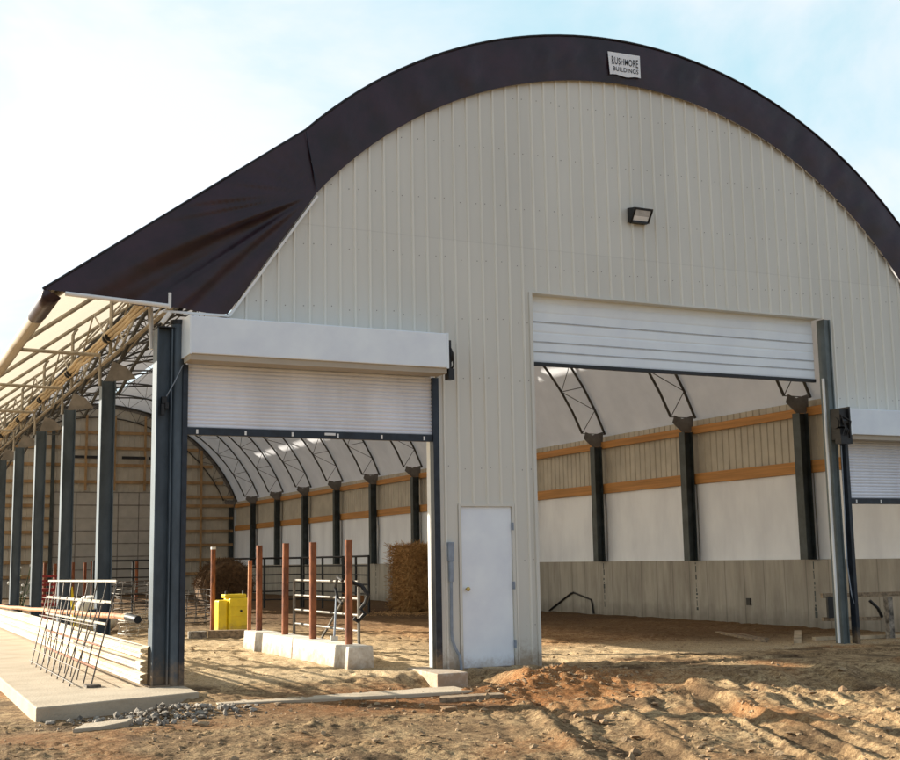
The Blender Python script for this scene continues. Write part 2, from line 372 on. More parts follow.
for i in range(650):
    x = rnd.gauss(2.85, .42); y = rnd.gauss(12.72, .22)
    if y > 13.15: continue
    r = .006 + .034*rnd.random()**3
    gv.blob((x, y, hgt(x, y) + .09*math.exp(-((x-2.95)/.4)**2-((y-12.8)/.25)**2)*rnd.random() + r*.4), r, 1, .6, (rnd.uniform(.7,1.4), rnd.uniform(.7,1.4), rnd.uniform(.6,1)), i)
tag(gv.build('gravel', 'gravel'), 'heap of grey gravel rubble in front of the concrete pad', 'gravel', kind='stuff')

# concrete pad along the left wall (front edge slightly skew) and door apron
pb = MB(); rows = []
for (xa, ya) in [(1.66, 12.98), (3.42, 13.48)]: pass
pb.prism([(1.66,12.98),(2.5,13.24),(3.42,13.50),(3.46,YF+.35),(3.10,YF+.4),(3.10,60),(1.74,60),(1.70,30),(1.69,17)], 'z', -.20, 0.0)
o = pb.build('concrete_pad', 'conc', bevel=.012); tag(o, 'pale concrete pad running along the open left side of the barn', 'concrete pad', kind='structure')
ap = MB().prism([(3.50,13.02),(4.6,12.86),(6.32,12.62),(6.36,13.2),(5.0,13.32),(3.52,13.34)], 'z', -.25, -.085)
tag(ap.build('concrete_apron', 'conc', bevel=.01), 'thin concrete apron edge across the left doorway', 'concrete apron', kind='structure')

# ---------------------------------------------------------------- the barn
barn = thing('fabric_barn', 'large arched fabric-roofed barn with beige steel gable and open left side', 'barn', (9.65, YF, 0))

def ztop(x):
    if x < 5.04: return 4.36 + (x-3.92)*(6.08-4.36)/(5.04-3.92)
    return CZ + math.sqrt(max(0, 6.50**2 - (x-CX)**2))
def ranges(x):
    """solid height range of the gable sheet at x"""
    if x < 6.72: return (3.75, ztop(x))
    if x < 6.99: return (-.03, ztop(x))
    if x < 7.82: return (2.09, ztop(x))
    if x < 8.17: return (-.03, ztop(x))
    if x < 13.49: return (4.99, ztop(x))
    return (3.2, ztop(x))
sh = MB(); P = []; x = 3.72; pitch = .205
while x < 16.4:
    P += [(x, 0), (x+.009, -.021), (x+.031, -.021), (x+.042, 0)]; x += pitch
brk = [3.70, 5.04, 6.72, 6.99, 7.82, 8.17, 13.49, 16.38]
def yoff(x):
    for (a, ya), (b, yb) in zip(P, P[1:]):
        if a <= x <= b: return ya + (yb-ya)*(x-a)/(b-a)
    return 0
X = sorted(set([p[0] for p in P if 3.72 < p[0] < 16.38] + brk + [b+.001 for b in brk[2:-1]]))
for a, b in zip(X, X[1:]):
    m_ = (a+b)/2; z0, _ = ranges(m_)
    ta, tb = ztop(a), ztop(b)
    if min(ta, tb) <= z0: continue
    ya, yb = YF+yoff(a), YF+yoff(b)
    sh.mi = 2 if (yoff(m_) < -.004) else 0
    sh.add([(a,ya,z0),(b,yb,z0),(b,yb,tb),(a,ya,ta)], [(0,1,2,3)])
sh.mi = 1
for i, x0 in enumerate([p[0] for p in P[0::4]]):
    for zz in (.5, 1.35, 2.55, 3.75, 4.55, 5.35, 6.15, 6.95, 7.75):
        for dx in (0,):
            xx = x0 + .075 + .07*((i*7+int(zz*10)*3) % 3)/2; zz += .012*((i*5) % 4)
            lo, _ = ranges(xx)
            if lo+.05 < zz < ztop(xx)-.1: sh.box(xx-.005, xx+.005, YF-.005, YF+.001, zz-.005, zz+.005)
wall = part('gable_wall', sh, ['sheet', 'gusset', 'rib_highlight'], barn)
# trims round the openings
tr = MB()
tr.box(6.995, 7.03, YF-.02, YF+.10, -.03, 2.10); tr.box(7.785, 7.82, YF-.02, YF+.10, -.03, 2.10); tr.box(7.031, 7.784, YF-.02, YF+.10, 2.06, 2.10)
part('door_frame', tr, 'sheet', barn)
t2 = MB(); t2.box(6.715, 6.735, YF-.004, YF+.34, -.02, 3.72); part('corner_trim', t2, 'trim', barn)
t3 = MB(); t3.box(8.130, 8.176, YF-.024, YF+.20, -.02, 5.0); t3.box(8.177, 13.30, YF-.022, YF+.20, 4.985, 5.01); part('corner_trim', t3, 'sheet', barn)
t4 = MB(); t4.bar((3.925,YF-.048,4.35),(5.055,YF-.048,5.985),.03,.05,(0,1,0)); part('edge_trim', t4, 'trim', barn)
# back face lining of pier so that it reads as a wall from aside
t5 = MB(); t5.box(6.74, 8.12, YF+.10, YF+.12, 2.11, 4.9); t5.box(7.84, 8.12, YF+.10, YF+.12, 0, 2.1); t5.box(6.74, 6.98, YF+.10, YF+.12, 0, 2.1); part('pier_lining', t5, 'sheet', barn)

# man door
md = MB().box(7.034, 7.78, YF+.008, YF+.05, .0, 2.055); door = part('door', md, 'white', barn, bevel=.004)
kn = MB(); kn.tube([(7.10,YF+.008,1.00),(7.10,YF-.03,1.00)], .014, 10); kn.blob((7.10,YF-.045,1.00), .03, 2, 0); part('handle', kn, 'gold', door, smooth=True)
for zz in (.28, 1.03, 1.80):
    part('hinge', MB().box(7.775, 7.80, YF-.028, YF+.004, zz-.05, zz+.05), 'conduit', door)
part('threshold', MB().box(7.0, 7.82, YF-.05, YF+.08, -.045, -.003), 'navy', door)

# roller doors
def slats(mb, x0, x1, y, z0, z1, sp):
    z = z0; vs = []; 
    prof = []
    while z < z1-.001:
        prof += [(y, z), (y-.010, z+sp*.3), (y-.012, z+sp*.5), (y-.010, z+sp*.75), (y+.004, z+sp*.96)]; z += sp
    prof = [p for p in prof if p[1] <= z1]
    n = len(prof)
    vs = [(x0, p[0], p[1]) for p in prof] + [(x1, p[0], p[1]) for p in prof]
    return mb.add(vs, [(i, i+n, i+n+1, i+1) for i in range(n-1)])
def roller(x0, x1, hz0, hz1, cz0, yy, name, hx0, hx1, side):
    d = MB(); slats(d, x0, x1, yy, cz0, hz0+.05, .0455)
    r = part('roller_door', d, 'curtain', barn)
    h = MB()
    h.prism([(YF-.43,hz0+.004),(YF-.43,hz1),(YF-.03,hz1+.02),(YF-.03,hz0+.004)], 'x', hx0, hx1)
    part('hood', h, 'white', r, bevel=.01)
    for fx in (): part('seam', MB().box(hx0+(hx1-hx0)*fx-.003, hx0+(hx1-hx0)*fx+.003, YF-.4335, YF-.429, hz0+.01, hz1-.012), 'joint', r)
    for xx in (hx0, hx1):
        e_ = .012 if xx == hx0 else -.012
        part('end_cap', MB().prism([(YF-.437,hz0-.004),(YF-.437,hz1+.006),(YF-.03,hz1+.026),(YF-.03,hz0-.004)], 'x', *((xx-.004, xx+.02) if e_ > 0 else (xx-.02, xx+.004))), 'panel', r)
    lip = MB().box(hx0+.01, hx1-.01, YF-.40, YF-.10, hz0-.065, hz0+.003); part('hood_lip', lip, 'fabhem', r)
    bb = MB(); bb.box(x0-.01, x1+.01, yy-.035, yy+.03, cz0-.085, cz0+.004)
    n = 6
    part('bottom_bar', bb, 'navy', r)
    sc = MB()
    for i in range(n):
        xx = x0+.12+(x1-x0-.24)*i/(n-1); part('bracket', MB().box(xx-.012, xx+.012, yy-.041, yy-.036, cz0-.07, cz0-.02), 'trim', r)
    sc.box((x0+x1)/2+.12, (x0+x1)/2+.26, yy-.05, yy-.036, cz0-.045, cz0-.015)
    part('pull_handle', sc, 'trim', r)
    gl = MB().box(x0-.06, x0, yy-.06, yy+.05, -.02, hz0-.07); part('guide_rail', gl, 'navy', r)
    gr = MB().box(x1, x1+.085, yy-.06, yy+.05, -.02, hz0-.07); part('guide_rail', gr, 'navy', r)
    mo = MB(); s_ = side
    mx = hx1 if s_ > 0 else hx0
    a, b = (mx+.004, mx+.055) if s_ > 0 else (mx-.20, mx-.004)
    if s_ > 0: mo.box(a, b, YF-.40, YF-.08, hz0-.02, hz1-.08)
    else:
        mo.box(mx-.03, mx-.004, YF-.44, YF-.04, hz0-.05, hz1+.02); mo.box(a+.02, mx-.031, YF-.40, YF-.30, hz0+.12, hz1-.01); mo.tube([(a+.06,YF-.36,hz0+.20),(mx-.031,YF-.36,hz0+.20)], .07, 14); mo.box(a+.05,mx-.05,YF-.36,YF-.28,hz0-.04,hz0+.10)
        for q_ in (0,1,2): mo.tube([(a+.03+.05*q_,YF-.42,hz0+.30-.1*q_),(a+.08+.03*q_,YF-.44,hz0+.1-.02*q_),(a+.04+.04*q_,YF-.42,hz0-.02)], .009, 6)
    mo.tube([(a+.01, YF-.30, hz0+.18),(b+.04*s_, YF-.30, hz0+.18)], .085, 14)
    mo.box(min(a,b)+.0, max(a,b)+.03, YF-.42, YF-.30, hz0-.14, hz0+.0)
    mo.tube([(b-.02, YF-.36, hz0-.1),(b+.02*s_, YF-.42, hz0+.05),(b+.0, YF-.44, hz0+.2),(a+.02, YF-.41, hz0+.30)], .012, 6)
    part('motor', mo, 'black', r)
    return r
roller(3.44, 6.64, 3.80, 4.25, 2.98, YF+.02, 'left', 3.36, 6.69, 1)
roller(13.62, 16.36, 3.14, 3.54, 2.20, YF-.06, 'right', 13.40, 16.75, -1)
# pier footing in front of the left door's right guide
ft = MB().prism([(6.36,13.66),(6.78,13.68),(6.80,14.285),(6.705,14.285),(6.705,14.70),(6.42,14.70)], 'z', -.25, .018); part('footing', ft, 'concwhite', barn, bevel=.01)

# big sectional door
bd = MB(); prof = []
z = 4.06
while z < 5.02:
    prof += [(YF+.16, z), (YF+.155, z+.02), (YF+.155, z+.115), (YF+.16, z+.135)]
    z += .14
secs = (4.30, 4.55, 4.8)
prof2 = []
for (y_, z_) in prof:
    prof2.append((y_, z_))
n = len(prof2)
bd.add([(8.18,p[0],p[1]) for p in prof2]+[(13.29,p[0],p[1]) for p in prof2], [(i,i+n,i+n+1,i+1) for i in range(n-1)])
big = part('overhead_door', bd, 'panel', barn)
gj = MB()
for zz in (4.205, 4.345, 4.625): gj.box(8.18, 13.29, YF+.146, YF+.152, zz-.006, zz+.006)
part('panel_joint', gj, 'joint', big)
part('bottom_seal', MB().box(8.18, 13.29, YF+.13, YF+.18, 4.005, 4.055), 'black', big)
part('guide_rail', MB().tube([(13.33,YF+.02,4.05),(13.33,YF+.02,.04)], .022, 8), 'trim', big)
part('guide_rail', MB().box(8.185, 8.20, YF+.12, YF+.26, .03, 4.9), 'sheet', big)
# big green door post
def hbeam(x0, x1, y0, y1, z0, z1, t=.014):
    b = MB(); b.box(x0, x0+t, y0, y1, z0, z1); b.box(x1-t, x1, y0, y1, z0, z1)
    ym = (y0+y1)/2; b.box(x0+t, x1-t, ym-.006, ym+.006, z0, z1); return b
pj_ = MB(); pj_.box(13.375, 13.39, YF-.03, YF+.14, -.02, 4.98); pj_.box(13.39, 13.48, YF-.008, YF+.012, -.02, 4.98); pj_.box(13.48, 13.50, YF-.03, YF+.14, -.02, 4.98)
part('door_post', pj_, 'postgreen', barn)
part('cable', MB().tube([(13.50,YF-.10,3.0),(13.46,YF-.11,1.2),(13.50,YF-.12,.75),(13.56,YF-.10,.62),(13.60,YF-.1,.8),(13.60,YF-.08,2.9)], .008, 6), 'conduit', barn)

# posts of the left wall
def leftpost(k):
    y = YF + k*L
    z0 = 0.0
    b = hbeam(A, A+.20, y, y+.20, z0, GZ)
    return part('column', b, 'steel', barn)
mp = hbeam(A, A+.185, YF-.03, YF+.20, 0, 4.16, .016); mp.box(A-.03, A+.21, YF-.06, YF+.23, .001, .018)
mpo = part('column', mp, 'steel', barn)
part('cap_plate', MB().box(A-.01, A+.20, YF-.045, YF+.21, 4.161, 4.175), 'black', mpo)
jb = MB(); jb.tube([(A+.27, YF+.06, 0.0), (A+.27, YF+.06, 4.22)], .092, 20); part('door_post', jb, 'steel', barn, smooth='auto')
part('post_cap', MB().tube([(A+.27,YF+.06,4.221),(A+.27,YF+.06,4.27)], .104, 20), 'black', barn, smooth='auto')
jx = MB(); jx.box(A+.07, A+.13, YF+.0, YF+.06, 3.26, 3.34); jx.box(A+.06,A+.10,YF-.02,YF+.02,3.12,3.25); jx.box(A+.11,A+.15,YF-.01,YF+.03,3.20,3.27)
part('junction_box', jx, ['black'], mpo)
part('cable', MB().tube([(A+.12,YF-.02,3.34),(A+.2,YF-.05,3.5),(A+.30,YF-.06,3.72)], .006, 6), 'conduit', mpo)
for k in range(1, NB+1): leftpost(k)
# right wall columns stand on the concrete
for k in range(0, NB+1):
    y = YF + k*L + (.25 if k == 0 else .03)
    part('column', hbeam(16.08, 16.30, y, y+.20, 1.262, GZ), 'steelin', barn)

# trusses
def ladder(b, pin, pout, rw, every=1):
    n = len(pin)
    for i in range(0, n-1):
        a = pin[i] if i % 2 == 0 else pout[i]; c = pout[i+1] if i % 2 == 0 else pin[i+1]
        b.tube([a, c], rw, 5, False)
    for i in range(0, n, 2): b.tube([pin[i], pout[i]], rw, 5, False)
A0, A1 = 22.0, 158.0
for k in range(0, NB+1):
    y = YF + k*L + (.16 if k == 0 else .11)
    n = 27
    pin = []; pout = []
    for i in range(n):
        t = i/(n-1); ai = 23.8 + (156.2-23.8)*t; ao = 21.6 + (158.4-21.6)*t
        q = arc(RI, ai); pin.append((q[0], y, q[1])); q = arc(RO, ao); pout.append((q[0], y, q[1]))
    b = MB(); b.tube(pin, .030, 7); b.tube(pout, .030, 7); ladder(b, pin, pout, .010)
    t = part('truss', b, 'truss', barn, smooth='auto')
    g1 = MB().prism([(15.84,4.24),(15.90,4.40),(16.10,4.33),(16.40,4.42),(16.38,GZ+.14),(16.31,GZ+.003),(16.08,GZ+.003)], 'y', y-.008, y+.008); part('gusset', g1, 'gussetdark', t)
    if k:
        g2 = MB().prism([(3.14,GZ+.003),(3.27,GZ+.003),(3.58,4.10),(3.44,4.26),(3.24,4.34)], 'y', y-.008, y+.008); part('gusset', g2, 'gusset', t)
    # extension rafter towards the left eave
    sl = (6.87-4.48)/(4.98-1.79)
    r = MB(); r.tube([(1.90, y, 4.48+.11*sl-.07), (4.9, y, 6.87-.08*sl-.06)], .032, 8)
    rp = part('rafter', r, 'trusspale', barn, smooth='auto')
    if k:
        s1 = MB(); s1.tube([(3.20,y,4.45),(3.20,y,5.36),(3.27,y,5.48)], .028, 8); part('strut', s1, 'trusspale', rp, smooth='auto')
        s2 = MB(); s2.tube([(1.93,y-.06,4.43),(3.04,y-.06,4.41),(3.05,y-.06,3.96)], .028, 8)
        part('outrigger', s2, 'trusspale', barn, smooth='auto')
        s3 = MB(); s3.tube([(3.35,y,4.55),(3.9,y,5.85)], .018, 6); s3.tube([(3.9,y,5.85),(4.25,y,6.25)], .018, 6); part('brace', s3, 'trusspale', rp)
# longitudinal purlins and eave pipe
def pur(x, z, r=.022, m='truss', y0=YF+.12, y1=YB+.1):
    part('purlin', MB().tube([(x,y0,z),(x,(y0+y1)/2,z),(x,y1,z)], r, 6), m, barn)
for a in (64, 98, 116, 134): pur(*arc(RI+.03, a), r=.016)
pur(1.93, 4.45, .035, 'trusspale'); pur(4.05, 5.95, .02, 'trusspale'); pur(3.45, 4.62, .028, 'trusspale')
# X bracing between posts' heads
for k in range(0, 12):
    y0 = YF+k*L+.15; y1 = y0+L-.05
    b = MB(); b.tube([(3.45,y0,4.5),(3.95,y1,5.6)], .014, 5, False); b.tube([(3.95,y0,5.6),(3.45,y1,4.5)], .014, 5, False)
    b.tube([(3.25,y0,4.5),(3.25,y0+L*.5,5.4)], .014, 5, False); b.tube([(3.25,y1,4.5),(3.25,y0+L*.5,5.4)], .014, 5, False)
    part('brace', b, 'trusspale', barn)

# roof fabric
def prof_roof(off, y=0):
    pts = []
    R2 = 7.10 + off
    sl = math.atan2(6.87-4.48, 4.98-1.79); nx_, nz_ = -math.sin(sl), math.cos(sl)
    for i in range(13):
        t = i/12; px = 1.79+(4.90-1.79)*t; pz = 4.50+(6.83-4.50)*t
        pts.append((px + nx_*off, pz + nz_*off))
    for i in range(60):
        a = 134.2 - (134.2-20.2)*i/59; q = arc(R2, a); pts.append(q)
    pts.append((CX+R2*math.cos(R_(20.2))-.02, 4.02))
    return pts
def sweep(mb, pf, y0, y1, ny_, sag=0, phase=0, two=False):
    n = None; o = len(mb.v)
    for j in range(ny_+1):
        y = y0+(y1-y0)*j/ny_
        pts = pf
        for i, p in enumerate(pts):
            s_ = sag*abs(math.sin(math.pi*(y-YF-phase)/L))
            w = 1 if i < 13 else .35
            mb.v.append((p[0] + (s_*.5*w if i < 13 else 0), y, p[1] - s_*w + .006*noise.noise(Vector((p[0]*2, y*2.2, 3)))))
    n = len(pf)
    for j in range(ny_):
        for i in range(n-1):
            if two and i == 13+22 and y0+(y1-y0)*j/ny_ > YF+1.2 and ((y0+(y1-y0)*(j+.5)/ny_-YF) % L)/L > .14: continue
            a = o+j*n+i; mb.f.append((a, a+1, a+n+1, a+n)); mb.m.append(1 if (two and i < 13) else 0)
rf = MB(); sweep(rf, prof_roof(0), YF-.02, YB+.25, 96, .03, .1, True)
roof = part('roof', rf, ['fab', 'fabext'], barn, smooth=True)
# hem wrapped round the left eave pipe
hm = MB()
hp = [(1.79,4.50),(1.77,4.45),(1.775,4.41),(1.81,4.375),(1.88,4.375),(1.935,4.42)]
for j in range(160):
    y = YF+1.25+(YB-YF-1.2)*j/159
    for i, p in enumerate(hp):
        w = .010*noise.noise(Vector((i*.7, y*2.3, 8)))
        hm.v.append((p[0]+w, y, p[1]+w))
n = len(hp)
for j in range(159):
    for i in range(n-1): a = j*n+i; hm.f.append((a,a+1,a+n+1,a+n)); hm.m.append(0)
part('eave_hem', hm, 'fabhem', roof, smooth=True)
# plum band: over the first 1.2 m of roof ...
cv = MB(); sweep(cv, prof_roof(.018), YF-.075, YF+1.22, 18, .0)
y0, y1 = YF-.075, YF+1.25
hp2 = [(1.77,4.515),(1.75,4.45),(1.755,4.40),(1.80,4.36),(1.885,4.36),(1.955,4.42)]
o = len(cv.v)
for y in (y0, y0+.4, y0+.8, y1):
    cv.v += [(p[0], y, p[1]) for p in hp2]
for j in range(3):
    for i in range(5): a = o+j*6+i; cv.f.append((a,a+1,a+7,a+6)); cv.m.append(0)
cv.f.append((o,o+1,o+2,o+3,o+4,o+5)); cv.m.append(0)
fascia = part('fascia', cv, 'purple', barn, smooth=True)
# ... and its front face
fr = MB(); NA, NR = 150, 9
def rad_grid():
    for i in range(NA+1):
        for j in range(NR+1):
            t = j/NR; a0_ = 138.7 - 4.1*t; a = a0_ - (a0_-20)*i/NA; r = 6.465 + (7.125-6.465)*t
            q = arc(r, a)
            w = .045*noise.noise(Vector((a*.55, t*.8, 3)))*math.sin(math.pi*min(1, t*1.0)) + .036*noise.noise(Vector((a*1.6 + t*1.5, t*.6, 7)))*math.sin(math.pi*t) + .012*noise.noise(Vector((a*4.2+t*3, t*.5, 17)))*math.sin(math.pi*t)
            fr.v.append((q[0], YF-.065+w - .02*math.sin(math.pi*t), q[1]))
rad_grid()
for i in range(NA):
    for j in range(NR): a = i*(NR+1)+j; fr.f.append((a,a+1,a+NR+2,a+NR+1)); fr.m.append(0)
part('front_band', fr, 'purple', fascia, smooth=True)
# left flap: from the arch shoulder out to the eave corner
fl = MB(); D = Vector(arc(7.125, 134.6)); Cc = Vector(arc(6.465, 138.7)); Aa = Vector((1.75, 4.50)); Bb = Vector((3.90, 4.37))
NU, NV = 60, 40
for i in range(NU+1):
    u = i/NU
    top = D.lerp(Aa, u) + Vector((0, -.035))*math.sin(math.pi*u)*0; bot = Cc.lerp(Bb, u)
    for j in range(NV+1):
        v = j/NV; p = top.lerp(bot, v)
        if u > .999: p.y += .03*math.sin(math.pi*v)*-1 + .012*math.sin(v*19)
        env = math.sin(math.pi*v)**.7*min(1, u*3)
        ang = math.atan2(p.y-Cc.y, Cc.x-p.x)
        w = .085*noise.noise(Vector((ang*7.5, u*.9, 2)))*env + .03*noise.noise(Vector((ang*20, u*1.4, 9)))*env + .03*noise.noise(Vector((p.x*.9, p.y*1.8, 5)))*env
        fl.v.append((p.x, YF-.068 - .02*env + w, p.y))
for i in range(NU):
    for j in range(NV): a = i*(NV+1)+j; fl.f.append((a,a+1,a+NV+2,a+NV+1)); fl.m.append(0)
part('corner_flap', fl, 'purple', fascia, smooth=True)
sm_ = MB(); q0 = arc(6.50, 138.5); q1 = arc(7.11, 134.8); sm_.bar((q0[0],YF-.10,q0[1]),(q1[0],YF-.10,q1[1]),.004,.012,(0,1,0)); part('seam', sm_, 'navy', fascia)
pp = []
for i in range(60): q = arc(7.135, 134.6-(134.6-20)*i/59); pp.append((q[0], YF-.07, q[1]))
part('edge_piping', MB().tube([(1.75,YF-.07,4.51)]+pp, .014, 6), 'navy', fascia, smooth='auto')
# white pipe and stub at the eave corner
wp = MB(); wp.tube([(1.99,YF-.15,4.455),(3.17,YF-.15,4.40)], .026, 10); part('tie_pipe', wp, 'trim', fascia, smooth='auto')
wp = MB(); wp.tube([(3.18,YF-.15,4.56),(3.18,YF-.15,4.37)], .02, 8); wp.tube([(3.19,YF-.13,4.33),(3.10,YF-.1,4.20)], .028, 8); part('pipe_stub', wp, 'trim', fascia, smooth='auto')
wp = MB(); wp.tube([(3.05,YF+.30,4.46),(3.07,YF+.30,3.95)], .03, 8); part('hanging_pipe', wp, 'trim', barn, smooth='auto')
wp = MB(); wp.box(3.12, 3.92, YF-.085, YF-.06, 4.335, 4.362); part('edge_trim', wp, 'trim', barn)
# banner
sg = MB(); B4 = [(9.50,8.67),(10.06,8.69),(10.06,8.34),(9.525,8.325)]
n = 10; up = []; 
for i in range(n+1):
    t = i/n; a = Vector(B4[0]).lerp(Vector(B4[1]), t); b = Vector(B4[3]).lerp(Vector(B4[2]), t); b.y += .012*math.sin(t*9)
    sg.v += [(a.x, YF-.115, a.y), (b.x, YF-.115, b.y)]
for i in range(n): a = 2*i; sg.f.append((a,a+1,a+3,a+2)); sg.m.append(0)
sign = part('banner', sg, 'signwhite', fascia)
def lettering(txt, size, x, z, y, xs=1., arcf=0., w=None):
    cu = bpy.data.curves.new('t', 'FONT'); cu.body = txt; cu.size = size; cu.align_x = 'CENTER'; cu.align_y = 'CENTER'; cu.offset = size*.012; cu.space_character = 1.08
    to = bpy.data.objects.new('t', cu); C.objects.link(to); bpy.context.view_layer.update()
    dg = bpy.context.evaluated_depsgraph_get(); me = bpy.data.meshes.new_from_object(to.evaluated_get(dg))
    bpy.data.objects.remove(to)
    xsn = [v.co.x for v in me.vertices]; W = max(xsn)-min(xsn)
    sc = (w/W) if w else xs
    for v in me.vertices:
        tx = v.co.x*sc; hz = v.co.y
        if arcf: hz *= 1 + arcf*(tx/(w/2))**2
        v.co = (x+tx, y, z + hz + .02*tx)
    me.materials.clear(); me.materials.append(M['ink'])
    o = bpy.data.objects.new('lettering', me); C.objects.link(o); o.parent = sign; o.matrix_parent_inverse = sign.matrix_world.inverted(); return o
lettering('RUSHMORE', .135, 9.79, 8.545, YF-.119, w=.46, arcf=.35)
lettering('BUILDINGS', .095, 9.80, 8.425, YF-.119, w=.44)

# rolled-up curtain under the left eave
rc = MB(); pts = []; rad = []
for i in range(150):
    y = YF+.4+(YB-YF-.5)*i/149; pts.append((3.13+.012*noise.noise(Vector((0,y*1.5,0))), y, 4.66+.02*noise.noise(Vector((3,y*1.1,0))))); rad.append(.045*(1+.22*noise.noise(Vector((7,y*2.2,0)))))
for dx, dz, rr in ((0, 0, .034), (.05, .035, .022), (-.045, .03, .024), (.02, -.05, .02)):
    rc.tube([(p[0]+dx+.02*noise.noise(Vector((dz*90, p[1]*2.1, 1))), p[1], p[2]+dz+.022*noise.noise(Vector((dx*90, p[1]*1.7, 5)))) for p in pts], rr, 7, True, [rr*(1+.5*noise.noise(Vector((dx*60, p[1]*2.5, 2)))) for p in pts])
rco = part('rolled_curtain', rc, 'roll', barn, smooth=True)
for k in range(1, NB):
    for dy in (-.20, -.02):
        st = MB().tube([(3.13,YF+k*L+dy,4.66),(3.13,YF+k*L+dy+.05,4.66)], .075, 12); part('strap', st, 'black', rco)
# right wall
rw = MB(); yy = YF+.1; o = []
while yy < YB+.2:
    o += [(yy, 0), (yy+.012, -.018), (yy+.03, -.018), (yy+.042, 0)]; yy += .205
for a, b in zip(o, o[1:]): rw.add([(16.44+a[1],a[0],1.2),(16.44+b[1],b[0],1.2),(16.44+b[1],b[0],4.3),(16.44+a[1],a[0],4.3)], [(0,1,2,3)])
part('side_wall', rw, 'backsheet', barn)
rl = MB()
for k in range(NB):
    y0 = YF+k*L+.10; 
    n = 36; base = len(rl.v)
    for i in range(n+1):
        y = y0+(L-.02)*i/n
        for z in (1.263, 1.6, 2.0, 2.4, 2.90):
            rl.v.append((16.395 - .012*(i % 2) + .035*noise.noise(Vector((y*1.2, z*1.1 + y*.3, 4))), y, z))
    for i in range(n):
        for j in range(4): a = base+i*5+j; rl.f.append((a,a+1,a+6,a+5)); rl.m.append(0)
part('wall_liner', rl, 'liner', barn, smooth='auto')
for (z0, z1) in ((2.905, 3.135), (4.0, 4.165)):
    part('wall_girt', MB().box(16.335, 16.385, YF+.15, YB, z0, z1), 'wood', barn)
cw = MB().box(16.30, 16.52, YF-.3, YB+.3, -.3, 1.26); part('foundation_wall', cw, 'concwall', barn)
fs = MB(); rnd = random.Random(9)
for k in range(NB+1):
    y = YF+k*L+.13
    z = 1.22
    while z > .25:
        h = rnd.uniform(.03,.16); w = rnd.uniform(.008,.03); fs.box(16.296, 16.299, y-w+rnd.uniform(-.015,.015), y+w, z-h, z); z -= h+rnd.uniform(.0,.06)
part('wall_staining', fs, 'steelin', barn)['kind'] = 'stuff'
part('wall_vent', MB().box(16.27, 16.299, 19.95, 20.07, .36, .50), 'black', barn)

# back wall
bw = MB(); o = []; xx = 3.0
while xx < 16.6: o += [(xx,0),(xx+.012,-.015),(xx+.03,-.015),(xx+.042,0)]; xx += .25
def zt(x): return CZ+math.sqrt(max(0.01, 7.07**2-(x-CX)**2)) if x > 4.9 else 4.5+(x-1.79)*.749-.05
for a, b in zip(o, o[1:]):
    bw.add([(a[0],YB+.2+a[1],0),(b[0],YB+.2+b[1],0),(b[0],YB+.2+b[1],zt(b[0])),(a[0],YB+.2+a[1],zt(a[0]))],[(0,1,2,3)])
back = part('back_wall', bw, 'backsheet', barn)
for z0 in (.9, 1.55, 2.24, 2.9, 3.52, 4.1, 4.53, 5.2, 5.98, 6.77, 7.5):
    hw = 6.4 if z0 < 4.6 else math.sqrt(6.9**2-(z0-CZ)**2)-.1
    if z0 < 4.6:
        part('wall_girt', MB().box(12.85, 16.3, YB+.10, YB+.15, z0-.07, z0+.07), 'woodfar', back); part('wall_girt', MB().box(3.3, 7.80, YB+.10, YB+.15, z0-.07, z0+.07), 'woodfar', back)
    else: part('wall_girt', MB().box(CX-hw, CX+hw, YB+.10, YB+.15, z0-.07, z0+.07), 'woodfar', back)
for x0 in (4.9, 6.4, 9.3, 10.6, 12.0, 14.7):
    part('stud', MB().box(x0-.05, x0+.05, YB+.03, YB+.095, 4.8 if 7.9 < x0 < 12.8 else 0, min(zt(x0)-.2, 8.3)), 'woodfar', back)
for x0 in (7.82, 12.78): part('column', MB().box(x0-.08, x0+.08, YB-.06, YB+.02, 0, 4.8 if x0 > 10 else 7.9), 'steelin', back)
bc = MB(); aa = [arc(7.13, 20+115*i/60) for i in range(61)]; ab = [arc(6.9, 20+115*i/60) for i in range(61)]
for i in range(60): bc.add([(aa[i][0],YB+.19,aa[i][1]),(aa[i+1][0],YB+.19,aa[i+1][1]),(ab[i+1][0],YB+.17,ab[i+1][1]),(ab[i][0],YB+.17,ab[i][1])],[(0,1,2,3)])
part('closure_strip', bc, 'gusset', back)
bdoor = MB(); n = 8
for i in range(n):
    z0 = 4.72*i/n; bdoor.box(7.92, 12.68, YB+.05, YB+.09, z0+.01, 4.72*(i+1)/n-.012)
bdo = part('overhead_door', bdoor, 'backdoor', back)
jj = MB()
for i in range(1, n+1): jj.box(7.92, 12.68, YB+.04, YB+.045, 4.72*i/n-.035, 4.72*i/n+.012)
for xx in (8.9, 9.85, 10.8, 11.75): jj.box(xx-.02, xx+.02, YB+.042, YB+.047, 0, 4.7)
part('panel_joint', jj, 'gusset', bdo)
for (xa, xb) in ((8.7,9.22),(9.32,9.82),(10.92,12.0),(12.15,12.65)): part('opening', MB().box(xa, xb, YB+.02, YB+.03, 6.27, 6.40), 'black', back)

